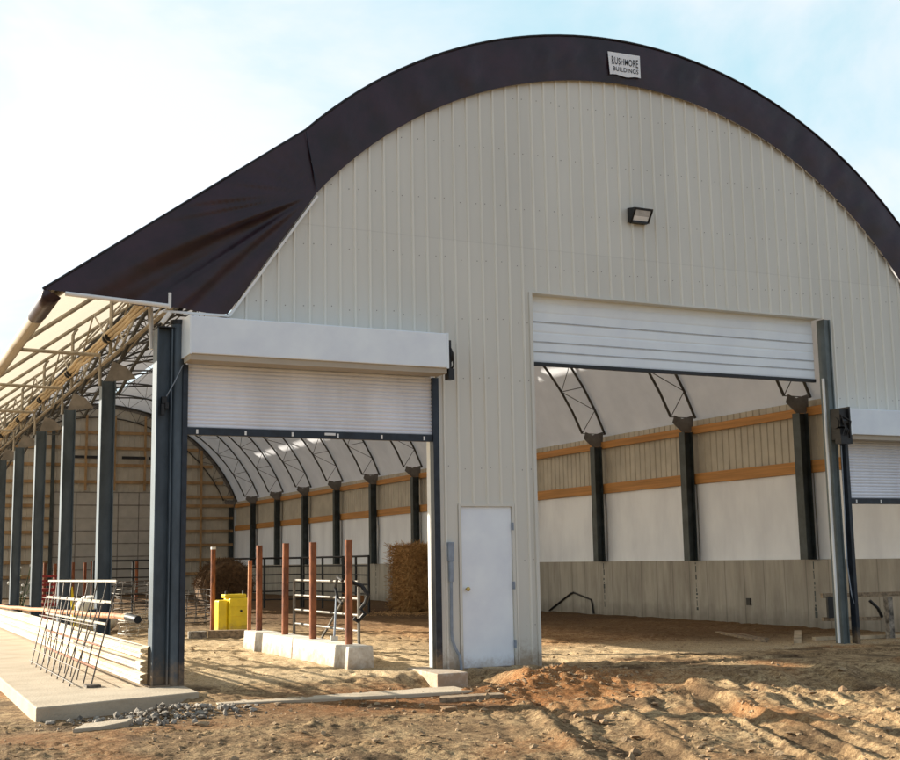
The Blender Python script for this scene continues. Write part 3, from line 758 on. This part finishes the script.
# ---------------------------------------------------------------- fixtures on the gable
lt = thing('flood_light', 'black wall flood light high on the beige gable', 'wall light', (10.05, YF, 6.27))
b = MB(); lp = [(YF-.02,6.37),(YF-.21,6.335),(YF-.20,6.305),(YF-.09,6.155),(YF-.02,6.155)]
b.prism(lp, 'x', 9.80, 9.83); b.prism(lp, 'x', 10.09, 10.12)
b.prism([(YF-.02,6.37),(YF-.21,6.335),(YF-.205,6.31),(YF-.02,6.335)], 'x', 9.831, 10.089); b.box(9.831, 10.089, YF-.105, YF-.02, 6.145, 6.172); b.box(9.85,10.07,YF-.035,YF-.02,6.175,6.33)
part('housing', b, 'black', lt)
b = MB().add([(9.832,YF-.195,6.305),(10.088,YF-.195,6.305),(10.088,YF-.14,6.235),(9.832,YF-.14,6.235)], [(0,1,2,3)]); part('lens', b, 'glass', lt)
b = MB().add([(9.832,YF-.139,6.234),(10.088,YF-.139,6.234),(10.088,YF-.095,6.174),(9.832,YF-.095,6.174)], [(0,1,2,3)]); part('reflector', b, 'glasslow', lt)
cd = thing('electric_conduit', 'grey plastic conduit with junction box left of the white door', 'conduit', (6.85, YF, 0))
part('box', MB().box(6.815, 6.895, YF-.075, YF-.02, 1.36, 1.60), 'conduit', cd, bevel=.006)
part('sleeve', MB().tube([(6.855,YF-.05,1.36),(6.855,YF-.05,1.10)], .032, 10), 'conduit', cd, smooth='auto')
part('pipe', MB().tube([(6.855,YF-.05,1.10),(6.85,YF-.05,.45),(6.86,YF-.05,.36),(6.90,YF-.05,.26),(6.95,YF-.06,.17),(6.965,YF-.07,.08),(6.965,YF-.08,-.08)], .020, 10), 'conduit', cd, smooth='auto')

# ---------------------------------------------------------------- barriers along the left wall
def barrier(k):
    y0 = YF+k*L+.01+(.02 if k else .05); y1 = YF+(k+1)*L-.005
    pr = [(3.055,.004)]
    z = .02
    for i in range(3):
        pr += [(2.955,z+.02),(2.955,z+.055),(2.985,z+.065),(2.985,z+.075),(2.955,z+.085),(2.955,z+.115),(3.035,z+.135)]; z += .145
    pr += [(3.055, z)]
    bk = [(p[0]+.012, p[1]) for p in pr[::-1]]
    b = MB().prism(pr+bk, 'x', 0, 0) if 0 else MB()
    poly = pr+bk; n = len(poly)
    m_ = len(pr)
    vs = [(p[0], y0, p[1]) for p in poly]+[(p[0]+rnd.uniform(-.0,.0), y1, p[1]) for p in poly]
    fs_ = [(i, i+n, (i+1)%n+n, (i+1)%n) for i in range(n)]
    for i in range(m_-1): fs_.append((i, i+1, n-2-i, n-1-i)); fs_.append((i+n, 2*n-1-i, 2*n-2-i, i+1+n))
    b.add(vs, fs_)
    return tag(b.build('metal_barrier', 'galv'), f'pale corrugated metal barrier between the {ordinal(k)} and {ordinal(k+1)} steel posts from the front', 'barrier', 'corrugated barriers along the open left side')
for k in range(0, 11): barrier(k)

pl_ = thing('pole', 'long orange-brown pole lying level above the pale barriers', 'pole', (2.93, 15.6, .7))
pts = [(2.93, 14.95+(33-14.95)*i/20, .765-.0185*(17.65*i/20)+.006*math.sin(i*1.7)) for i in range(21)]
part('shaft', MB().tube(pts, .036, 10), 'pole', pl_, smooth='auto')
part('sleeve', MB().tube([(2.93,15.02,.768),(2.94,14.85,.765),(2.97,14.6,.75)], .046, 12), 'black', pl_, smooth='auto')
for k in range(1, 6):
    yb = YF+k*L+.1; zb = .765-.0185*(yb-15.35)
    part('bracket', MB().box(2.965, 3.068, yb-.02, yb+.02, zb-.05, zb+.05), 'steel', pl_)

# leaning wire panel
wpn = thing('mesh_hurdle', 'leaning double wire mesh panel propped against the pale barriers', 'wire panel', (2.55, 16.8, 0))
def bil(u, v, dx=0):       # u 0 near .. 1 far, v 0 top .. 1 bottom
    tn, tf, bn, bf = Vector((2.88,15.4,1.19)), Vector((2.80,20.6,1.15)), Vector((2.48,14.75,.005)), Vector((2.50,18.9,.005))
    p = tn.lerp(tf, u).lerp(bn.lerp(bf, u), v); p.x -= dx*(.3+.7*v); return p
for v, m_ in ((0,'palebar'),(.21,'palebar'),(.42,'palebar')):
    part('cross_bar', MB().bar(bil(-.01,v)+Vector((-.02,0,0)), bil(1.01,v)+Vector((-.02,0,0)), .022, .026), m_, wpn)
for v in (.63, .83): part('cross_wire', MB().tube([bil(0,v), bil(1,v)], .012, 6), 'rust', wpn)
for v in (.22, .44, .64, .84, .97): part('cross_wire', MB().tube([bil(0,v,.2), bil(1,v,.2)], .007, 6), 'wire', wpn)
for i in range(9):
    u = i/8
    part('upright_wire', MB().tube([bil(u,0), bil(u,.5), bil(u,1)], .0095, 6), 'wire', wpn)
for i in range(8):
    u = (i+.45)/8
    part('upright_wire', MB().tube([bil(u,.18,.2), bil(u,.6,.2), bil(u,1,.2)], .0085, 6), 'wire', wpn)
part('foot', MB().box(2.42, 2.58, 14.66, 14.86, .001, .03), 'wire', wpn)

# slab fragment in the foreground
fgz = hgt(2.1, 12.2)
fg = MB(); fg.prism([(1.86,11.98),(2.02,12.34),(2.52,12.52),(2.42,12.28),(2.12,12.02)], 'z', fgz-.02, fgz+.045)
tag(fg.build('concrete_fragment', 'conc', bevel=.008), 'flat broken piece of concrete lying in the dirt before the pad', 'concrete piece')
f2 = MB(); z_ = hgt(6.2, 12.45); f2.prism([(5.75,12.30),(6.5,12.22),(6.55,12.42),(5.85,12.5)], 'z', z_-.02, z_+.035)
tag(f2.build('board_offcut', 'woodgrey'), 'short grey board half buried in dirt below the white door pier', 'board')

# ---------------------------------------------------------------- things inside, left doorway
blk = 'concrete blocks in a row inside the left doorway'
for (y0, y1, lab) in ((15.08, 17.34, 'white concrete block nearest the viewer, under the two nearer rusty posts'), (17.37, 19.85, 'white concrete block farther back, under the two farther rusty posts')):
    b = MB().prism([(5.745,-.06),(5.765,.285),(6.105,.285),(6.125,-.06)], 'y', y0, y1); tag(b.build('concrete_block', 'concwhite', bevel=.012), lab, 'concrete block', blk)
rg = 'rusty steel posts standing inside the barn'
def rpost(x, y, z0, z1, lab, r=.052, lean=(0,0), cap=False):
    b = MB(); b.tube([(x,y,z0),(x+lean[0]*.5,y+lean[1]*.5,(z0+z1)/2),(x+lean[0],y+lean[1],z1)], r, 12)
    o = b.build('steel_post', 'rust', smooth='auto'); tag(o, lab, 'post', rg)
    if cap: part('cap', MB().tube([(x+lean[0],y+lean[1],z1),(x+lean[0],y+lean[1],z1+.05)], r+.004, 12), 'trim', o, smooth='auto')
    return o
rpost(5.95, 15.55, .286, 1.66, 'rusty steel post nearest the viewer, on the front end of the white block')
rpost(5.95, 16.99, .286, 1.66, 'second rusty steel post from the front, on the nearer white block')
rpost(5.95, 18.28, .286, 1.67, 'third rusty steel post from the front, on the farther white block', lean=(.01,0))
rpost(5.95, 19.64, .286, 1.66, 'rusty steel post at the far end of the white blocks, with a board beside it')
rpost(6.53, 24.75, -.02, 1.66, 'rusty steel post with a white cap behind the yellow tank', cap=True)
tag(MB().bar((5.86,19.9,.0),(5.86,19.86,1.42),.06,.03,(0,1,0)).build('upright_board', 'pole'), 'orange-brown board standing against the farthest post on the white blocks', 'board')
for i, (x, t, w) in enumerate(((6.3,1.50,'leftmost'),(6.7,1.46,'second from left'),(7.27,1.5,'third from left'),(7.78,1.49,'fourth from left'),(8.04,1.52,'fifth from left'),(8.42,1.46,'sixth from left'),(9.74,1.55,'seventh from left'),(10.2,1.42,'rightmost'))):
    rpost(x, 48+.3*math.sin(i*2.3), -.02, t, f'dark red steel post near the back wall, {w} of that row', r=.06)

yt = thing('yellow_tank', 'bright yellow plastic tank with black knobs beside a capped rusty post', 'tank', (6.7, 23.9, 0))
b = MB().box(6.60, 7.0, 23.75, 24.2, .005, .70); part('body', b, 'yellow', yt, bevel=.03)
part('side_panel', MB().box(6.40, 6.595, 23.85, 24.15, .005, .66), 'yellow', yt, bevel=.03)
for zz in (.18, .36, .54): part('moulded_rib', MB().box(6.62, 6.98, 23.738, 23.752, zz-.012, zz+.012), 'yellow', yt, bevel=.004)
part('lid', MB().box(6.53, 6.97, 23.85, 24.12, .70, .77), 'yellow', yt, bevel=.015)
for x in (6.60, 6.95): part('knob', MB().tube([(x,24.0,.77),(x,24.0,.83)], .03, 10), 'black', yt)
part('drain_plug', MB().tube([(6.83,23.755,.45),(6.83,23.72,.45)], .022, 10), 'black', yt)
tag(MB().bar((5.98,22.95,.06),(6.75,22.6,.06),.18,.16).build('timber_beam', 'woodgrey'), 'dark timber beam on the sandy floor in front of the yellow tank', 'timber')
tag(MB().box(5.62,5.93,22.85,23.1,-.02,.13).build('paving_stone', 'gravel', bevel=.01), 'small grey stone block left of the dark timber beam', 'stone')

gt = thing('livestock_gate', 'grey tube livestock gate behind the rusty posts with a diagonal brace', 'gate', (6.15, 17.1, 0), )
for z in (1.10, .87, .65, .44, .25): part('rail', MB().tube([(6.17,15.75,z),(6.17,18.5,z)], .018, 8), 'gategray', gt, smooth='auto')
for y in (15.75, 18.5): part('upright', MB().tube([(6.17,y,.03),(6.17,y,1.12)], .024, 8), 'gategray', gt, smooth='auto')
part('brace', MB().tube([(6.20,17.35,.25),(6.20,16.0,1.10)], .018, 8), 'gategray', gt, smooth='auto')
hs = thing('rubber_hose', 'black rubber hose looped over the nearest rusty post', 'hose', (6.0, 15.6, .7))
part('loop', MB().tube([(6.02,15.62,1.10),(6.12,15.5,1.05),(6.19,15.45,.92),(6.17,15.5,.82),(6.12,15.55,.74),(6.16,15.5,.68),(6.1,15.6,.58),(6.04,15.61,.62)], .030, 8), 'black', hs, smooth='auto')
part('loop', MB().tube([(5.90,15.65,1.12),(6.0,16.1,1.16),(6.05,16.35,1.02),(6.08,16.3,.85),(6.06,16.1,.80)], .022, 8), 'black', hs, smooth='auto')
sv = thing('shovel', 'small shovel with a pale blade leaning on the grey gate', 'shovel', (6.1, 16.4, 0))
part('shaft', MB().tube([(6.05,16.38,.35),(6.10,16.42,.95)], .016, 8), 'conduit', sv); part('blade', MB().bar((6.05,16.38,.35),(6.03,16.36,.16),.11,.02,(0,1,0)), 'bag', sv)

fgp = 'dark pipe fence panels across the barn'
def fpanel(x0, x1, y0, y1, lab, h=1.5):
    t = thing('fence_panel', lab, 'fence panel', ((x0+x1)/2, (y0+y1)/2, 0), fgp)
    for i, z in enumerate((.25,.5,.75,1.0,1.25,h)): part('rail', MB().tube([(x0,y0,z),(x1,y1,z)], .022 if i < 5 else .032, 6), 'black', t)
    for s_ in (0, .5, 1): x = x0+(x1-x0)*s_; y = y0+(y1-y0)*s_; part('upright', MB().tube([(x,y,0),(x,y,h)], .035, 6), 'black', t)
fpanel(6.3, 8.55, 37.5, 37.3, 'dark pipe fence panel farthest left, beside the round bale')
fpanel(10.2, 12.3, 37.0, 36.2, 'dark pipe fence panel just right of the round bale')
fpanel(12.34, 12.6, 36.1, 33.4, 'dark pipe fence panel running towards the viewer behind the rusty posts')
fpanel(12.6, 12.2, 33.3, 30.4, 'dark pipe fence panel nearest the tall straw bale')

# bales
def bale_box(name, x0, x1, y0, y1, z0, z1, m_, lab, cat, seed, nst=2600):
    bb = MB(); c = Vector(((x0+x1)/2,(y0+y1)/2,(z0+z1)/2)); hs_ = Vector(((x1-x0)/2,(y1-y0)/2,(z1-z0)/2)); r = random.Random(seed)
    vs, fs_ = ICO[3]
    pts = []
    for v in vs:
        m2 = max(abs(v.x),abs(v.y),abs(v.z)); q = v/m2; q = q.lerp(v, .10)
        k = 1+.05*noise.noise(v*4+Vector((seed,0,0)))
        pts.append((c.x+q.x*hs_.x*k, c.y+q.y*hs_.y*k, max(z0, c.z+q.z*hs_.z*k)))
    bb.add(pts, fs_)
    for i in range(nst):
        f = r.choice(('x','y','z','x','y')); u = [r.uniform(-1,1) for _ in range(3)]
        if f == 'x': u[0] = -1
        elif f == 'y': u[1] = -1
        else: u[2] = 1
        p = Vector((c.x+u[0]*hs_.x, c.y+u[1]*hs_.y, c.z+u[2]*hs_.z)); d = Vector((r.uniform(-1,1),r.uniform(-1,1),r.uniform(-1,.6))).normalized()*r.uniform(.06,.22)
        w = Vector((r.uniform(-1,1),r.uniform(-1,1),r.uniform(-1,1))).normalized()*r.uniform(.004,.010)
        n_ = Vector((u[0] if f=='x' else 0, u[1] if f=='y' else 0, u[2] if f=='z' else 0))*.03
        if (p+d+n_).z < z0 or p.z < z0: continue
        bb.add([p-w, p+w, p+d+w*.6+n_, p+d-w*.6+n_], [(0,1,2,3)])
    return tag(bb.build(name, m_), lab, cat)
bale_box('straw_bale', 13.15, 14.6, 29.9, 31.2, 0.0, 1.74, 'straw', 'tall golden-brown straw bale against the far concrete wall', 'straw bale', 4, 9000)
rb = MB(); n = 28
cy_, cz_ = 34.5, .70
for j, y in enumerate((33.9,33.95,34.5,35.0,35.05)):
    for i in range(n):
        a = 2*math.pi*i/n; r = (.70 if 0 < j < 4 else .63)*(1+.05*noise.noise(Vector((math.cos(a)*3,y*3,math.sin(a)*3)))); rb.v.append((9.4+math.cos(a)*r, y, max(0, cz_+math.sin(a)*r)))
for j in range(4):
    for i in range(n): rb.f.append((j*n+i,j*n+(i+1)%n,(j+1)*n+(i+1)%n,(j+1)*n+i)); rb.m.append(0)
rb.f.append(tuple(range(n))); rb.f.append(tuple(range(4*n,5*n))); rb.m += [0,0]
r = random.Random(5)
for i in range(3500):
    a = r.uniform(0, math.pi); y = r.uniform(33.9,35.05); p = Vector((9.4+math.cos(a)*.71, y, cz_+math.sin(a)*.71))
    if r.random() < .5: q = r.uniform(0,.62); p = Vector((9.4+math.cos(a*2)*q, 33.88, cz_+math.sin(a*2)*q))
    d = Vector((r.uniform(-1,1),r.uniform(-.6,.1),r.uniform(-1,1))).normalized()*.16; w = Vector((r.uniform(-1,1),0,r.uniform(-1,1))).normalized()*.008
    rb.add([p-w,p+w,p+d+w*.5,p+d-w*.5],[(0,1,2,3)])
tag(rb.build('round_bale', 'strawdark'), 'dark brown round hay bale behind the yellow tank', 'hay bale')
sl = MB(); r = random.Random(8)
for i in range(1500):
    if i < 1100: x, y = r.gauss(13.0, .8), r.gauss(29.6, .7)
    else: x, y = r.gauss(9.3, .8), r.gauss(33.3, .5)
    if x > 16.2: continue
    a = r.uniform(0, 3.14); d = Vector((math.cos(a), math.sin(a), r.uniform(0,.25)))*r.uniform(.06,.2); w = Vector((-math.sin(a), math.cos(a), 0))*.007; p = Vector((x, y, hgt(x, y)+.012))
    sl.add([p-w, p+w, p+d+w, p+d-w], [(0,1,2,3)])
tag(sl.build('straw_litter', 'straw'), 'loose straw littering the floor around the bales', 'straw', kind='stuff')
cbx = thing('cardboard_box', 'small orange-brown cardboard box on the floor left of the straw bale', 'box', (12.3, 31.6, 0))
part('body', MB().box(12.02,12.5,31.5,31.9,.0,.44), 'card', cbx); part('flap', MB().bar((12.02,31.5,.445),(11.93,31.5,.52),.4,.006,(0,0,1)), 'card', cbx)

def coil(x, y, R0, h, lab, m_='wire', nt_=10):
    b = MB()
    for i in range(nt_):
        r0 = R0*(.9+.12*math.sin(i*2.1)); z = .03+h*i/nt_; pts = [(x+r0*math.cos(2*math.pi*j/20), y+r0*math.sin(2*math.pi*j/20), z+.05*math.sin(2*math.pi*j/20+i)+.03) for j in range(21)]
        b.tube(pts, .011, 5, False)
    for j in range(10):
        a = 2*math.pi*j/10; b.tube([(x+R0*math.cos(a), y+R0*math.sin(a), .02),(x+R0*.95*math.cos(a+.2), y+R0*.95*math.sin(a+.2), h)], .009, 5, False)
    return tag(b.build('wire_coil', m_), lab, 'wire coil', 'wire coils inside the barn')
coil(5.05, 24.6, .42, .42, 'pale wire coil behind the leaning wire panel and first barrier', 'palebar')
coil(5.9, 29.5, .5, 1.0, 'tall dark wire coil behind the first barrier')
coil(7.3, 29.2, .38, .75, 'rusty wire coil left of the yellow tank', 'wire', 8)
sk = thing('sack_pile', 'white woven sacks heaped behind the wire panel', 'sacks', (4.3, 26.5, 0))
for i, (dx, dy, dz, r0) in enumerate(((0,0,.22,.34),(.42,.3,.2,.32),(.2,.1,.55,.3))): part('sack', MB().blob((4.25+dx, 26.5+dy, dz), r0, 2, .18, (1.15,1,.7), i+3), 'bag', sk, smooth=True)
for (xa, ya, h, lab) in ((4.05,26.0,.95,'left-hand yellow pole standing by the white sacks'),(4.6,25.6,1.2,'right-hand taller yellow pole by the white sacks')):
    tag(MB().tube([(xa,ya,0),(xa-.12,ya,h)], .035, 8).build('yellow_pole', 'yellow'), lab, 'pole', 'yellow poles')
rd = thing('red_crate_stack', 'red plastic crates stacked behind the brown pole', 'crates', (4.7, 34.5, 0))
for i in range(3):
    b = MB(); z = .38*i+.003
    b.box(4.4,5.1,34.2,34.7,z,z+.03)
    for zz in (.1,.2,.32): 
        b.box(4.4,5.1,34.2,34.22,z+zz,z+zz+.05); b.box(4.4,5.1,34.68,34.7,z+zz,z+zz+.05); b.box(4.4,4.42,34.221,34.679,z+zz,z+zz+.05); b.box(5.08,5.1,34.221,34.679,z+zz,z+zz+.05)
    for (xx,yy_) in ((4.39,34.19),(5.08,34.19),(4.39,34.68),(5.08,34.68),(4.74,34.185)): b.box(xx,xx+.03,yy_,yy_+.03,z,z+.375)
    part('crate', b, 'red', rd)
wd = thing('weed', 'small leafy weed with white blossoms by the far open posts', 'plant', (3.55, 31.0, 0)); r = random.Random(2)
b = MB(); fb = MB()
for i in range(14):
    a = r.uniform(0,6.28); h = r.uniform(.6,1.45); p = Vector((3.5,31,0)); q = Vector((3.5+.25*math.cos(a), 31+.25*math.sin(a), h)); b.tube([p, p.lerp(q,.5)+Vector((0,0,.1)), q], .01, 4)
    for j in range(7):
        c = p.lerp(q, r.uniform(.35,1)); d = Vector((r.uniform(-1,1),r.uniform(-1,1),r.uniform(-.3,.6)))*.1; w = d.cross(Vector((0,0,1))).normalized()*.03; b.add([c, c+d*.5+w, c+d, c+d*.5-w], [(0,1,2,3)])
    fb.blob(tuple(q), .04, 1, .3, seed=i)
part('leaves', b, 'leaf', wd); part('blossoms', fb, 'bag', wd)

# ---------------------------------------------------------------- things inside, right side
rfz = thing('timber_rail', 'weathered timber rail fence just inside the right doorway', 'rail fence', (14.4, 14.9, 0))
part('rail', MB().bar((13.60,14.95,.72),(16.2,14.9,.70),.05,.07), 'woodgrey', rfz); part('rail', MB().bar((13.60,14.95,.36),(14.78,14.93,.33),.05,.06), 'woodgrey', rfz)
part('post', MB().bar((14.88,14.85,-.02),(14.88,14.85,.66),.10,.10), 'gravel', rfz)
part('post', MB().bar((16.0,14.98,-.02),(16.0,14.98,.66),.10,.10), 'woodgrey', rfz)
part('strap', MB().box(13.62,13.74,14.84,14.88,.38,.70), 'black', rfz)
part('strap', MB().tube([(14.5,14.86,.62),(14.62,14.82,.5),(14.72,14.84,.36)], .025, 6), 'black', rfz)
lg = 'loose boards on the dirt floor'
def board(p, q, w, h, m_, lab): 
    p = (p[0], p[1], hgt(*p)+h/2+.004); q = (q[0], q[1], hgt(*q)+h/2+.004)
    tag(MB().bar(p, q, w, h).build('loose_board', m_), lab, 'board', lg)
board((13.9,17.97),(13.05,15.7),.10,.035,'woodgrey','thin brown board lying in the big doorway, left of a second one')
board((14.15,17.8),(13.35,16.0),.07,.03,'woodgrey','thin brown board lying in the big doorway, right of a second one')
board((14.74,16.84),(13.2,15.1),.12,.06,'woodpale','thick pale board lying beside the green door post')
board((13.75,15.35),(15.6,14.75),.12,.05,'woodpale','pale board lying under the timber rail')
tag(MB().tube([(16.27,27.99,.02),(16.27,26.9,.47),(16.27,26.76,.50),(16.27,25.95,.34),(16.27,25.9,.24),(16.27,25.86,.0)], .022, 8).build('bent_rod', 'black', smooth='auto'), 'bent dark steel rod leaning on the concrete wall', 'rod')

# ---------------------------------------------------------------- light, sky, camera
lx, ly, lz = 2.03, -2.10, -1.0
az = Vector((-lx, -ly, -lz)).normalized()
elev = math.asin(az.z)
sd = bpy.data.lights.new('sun', 'SUN'); sd.energy = 12.0; sd.angle = R_(.5); sd.color = (1.0, .91, .77)
so = bpy.data.objects.new('sun', sd); C.objects.link(so); so.rotation_euler = Vector((lx, ly, lz)).to_track_quat('-Z', 'Y').to_euler(); so.location = (0, 30, 20)
w = bpy.data.worlds.new('World'); bpy.context.scene.world = w; w.use_nodes = True
n, l = w.node_tree.nodes, w.node_tree.links; n.clear()
out = n.new('ShaderNodeOutputWorld'); sk_ = n.new('ShaderNodeTexSky'); sk_.sky_type = 'NISHITA'; sk_.sun_disc = False
sk_.sun_elevation = elev; sk_.sun_rotation = math.atan2(az.x, az.y); sk_.altitude = 100; sk_.air_density = 1.0; sk_.dust_density = 1.5
b1 = n.new('ShaderNodeBackground'); b1.inputs[1].default_value = .05; l.new(sk_.outputs[0], b1.inputs[0])
tc = n.new('ShaderNodeTexCoord'); mp = n.new('ShaderNodeMapping'); mp.inputs['Scale'].default_value = (1.2, 1.2, 2.6); mp.inputs['Rotation'].default_value = (0, .25, .6)
l.new(tc.outputs['Generated'], mp.inputs[0])
no = n.new('ShaderNodeTexNoise'); no.inputs['Scale'].default_value = 1.5; no.inputs['Detail'].default_value = 7; no.inputs['Roughness'].default_value = .55; no.inputs['Distortion'].default_value = .4
l.new(mp.outputs[0], no.inputs['Vector'])
mr = n.new('ShaderNodeMapRange'); mr.interpolation_type = 'SMOOTHSTEP'; mr.inputs['From Min'].default_value = .40; mr.inputs['From Max'].default_value = .64; mr.inputs['To Min'].default_value = 0; mr.inputs['To Max'].default_value = 1
l.new(no.outputs['Fac'], mr.inputs['Value'])
mx = n.new('ShaderNodeMix'); mx.data_type = 'RGBA'; mx.inputs['A'].default_value = (.52, .90, 1, 1); mx.inputs['B'].default_value = (1.14, 1.15, 1.16, 1); l.new(mr.outputs[0], mx.inputs['Factor'])
b2 = n.new('ShaderNodeBackground')
# thin bright cloud, brightest towards the side of the sky where the sun stands
dt = n.new('ShaderNodeVectorMath'); dt.operation = 'DOT_PRODUCT'; l.new(tc.outputs['Generated'], dt.inputs[0]); dt.inputs[1].default_value = Vector((-.30, .93, -.15)).normalized()
m2 = n.new('ShaderNodeMapRange'); m2.interpolation_type = 'SMOOTHSTEP'; m2.inputs['From Min'].default_value = -.6; m2.inputs['From Max'].default_value = .33; m2.inputs['To Min'].default_value = .50; m2.inputs['To Max'].default_value = .78
l.new(dt.outputs['Value'], m2.inputs['Value']); l.new(m2.outputs[0], b2.inputs[1])
m3 = n.new('ShaderNodeMapRange'); m3.inputs['From Min'].default_value = -.4; m3.inputs['From Max'].default_value = .25; l.new(dt.outputs['Value'], m3.inputs['Value'])
tn = n.new('ShaderNodeMix'); tn.data_type = 'RGBA'; tn.inputs['A'].default_value = (.78, .88, 1, 1); l.new(m3.outputs[0], tn.inputs['Factor']); l.new(mx.outputs['Result'], tn.inputs['B']); l.new(tn.outputs['Result'], b2.inputs[0])
ad = n.new('ShaderNodeAddShader'); l.new(b1.outputs[0], ad.inputs[0]); l.new(b2.outputs[0], ad.inputs[1]); l.new(ad.outputs[0], out.inputs[0])

F_, p_, y_, r_, h_ = 1221.07, .1455, .4499, -.0171, 1.3879
fw = Vector((math.sin(y_)*math.cos(p_), math.cos(y_)*math.cos(p_), math.sin(p_)))
rt = Vector((math.cos(y_), -math.sin(y_), 0)); up = rt.cross(fw)
r2 = rt*math.cos(r_) + up*math.sin(r_); u2 = -rt*math.sin(r_) + up*math.cos(r_)
mt = Matrix((( r2.x, u2.x, -fw.x, 0), (r2.y, u2.y, -fw.y, 0), (r2.z, u2.z, -fw.z, h_), (0,0,0,1)))
cam = bpy.data.cameras.new('camera'); cam.sensor_width = 36; cam.lens = F_/900*36; cam.clip_end = 3000; cam.clip_start = .1
co = bpy.data.objects.new('camera', cam); C.objects.link(co); co.matrix_world = mt
sc = bpy.context.scene; sc.camera = co
sc.view_settings.view_transform = 'Standard'; sc.view_settings.look = 'None'; sc.view_settings.exposure = 0
sc.render.engine = 'CYCLES'; sc.cycles.max_bounces = 6; sc.cycles.use_denoising = True
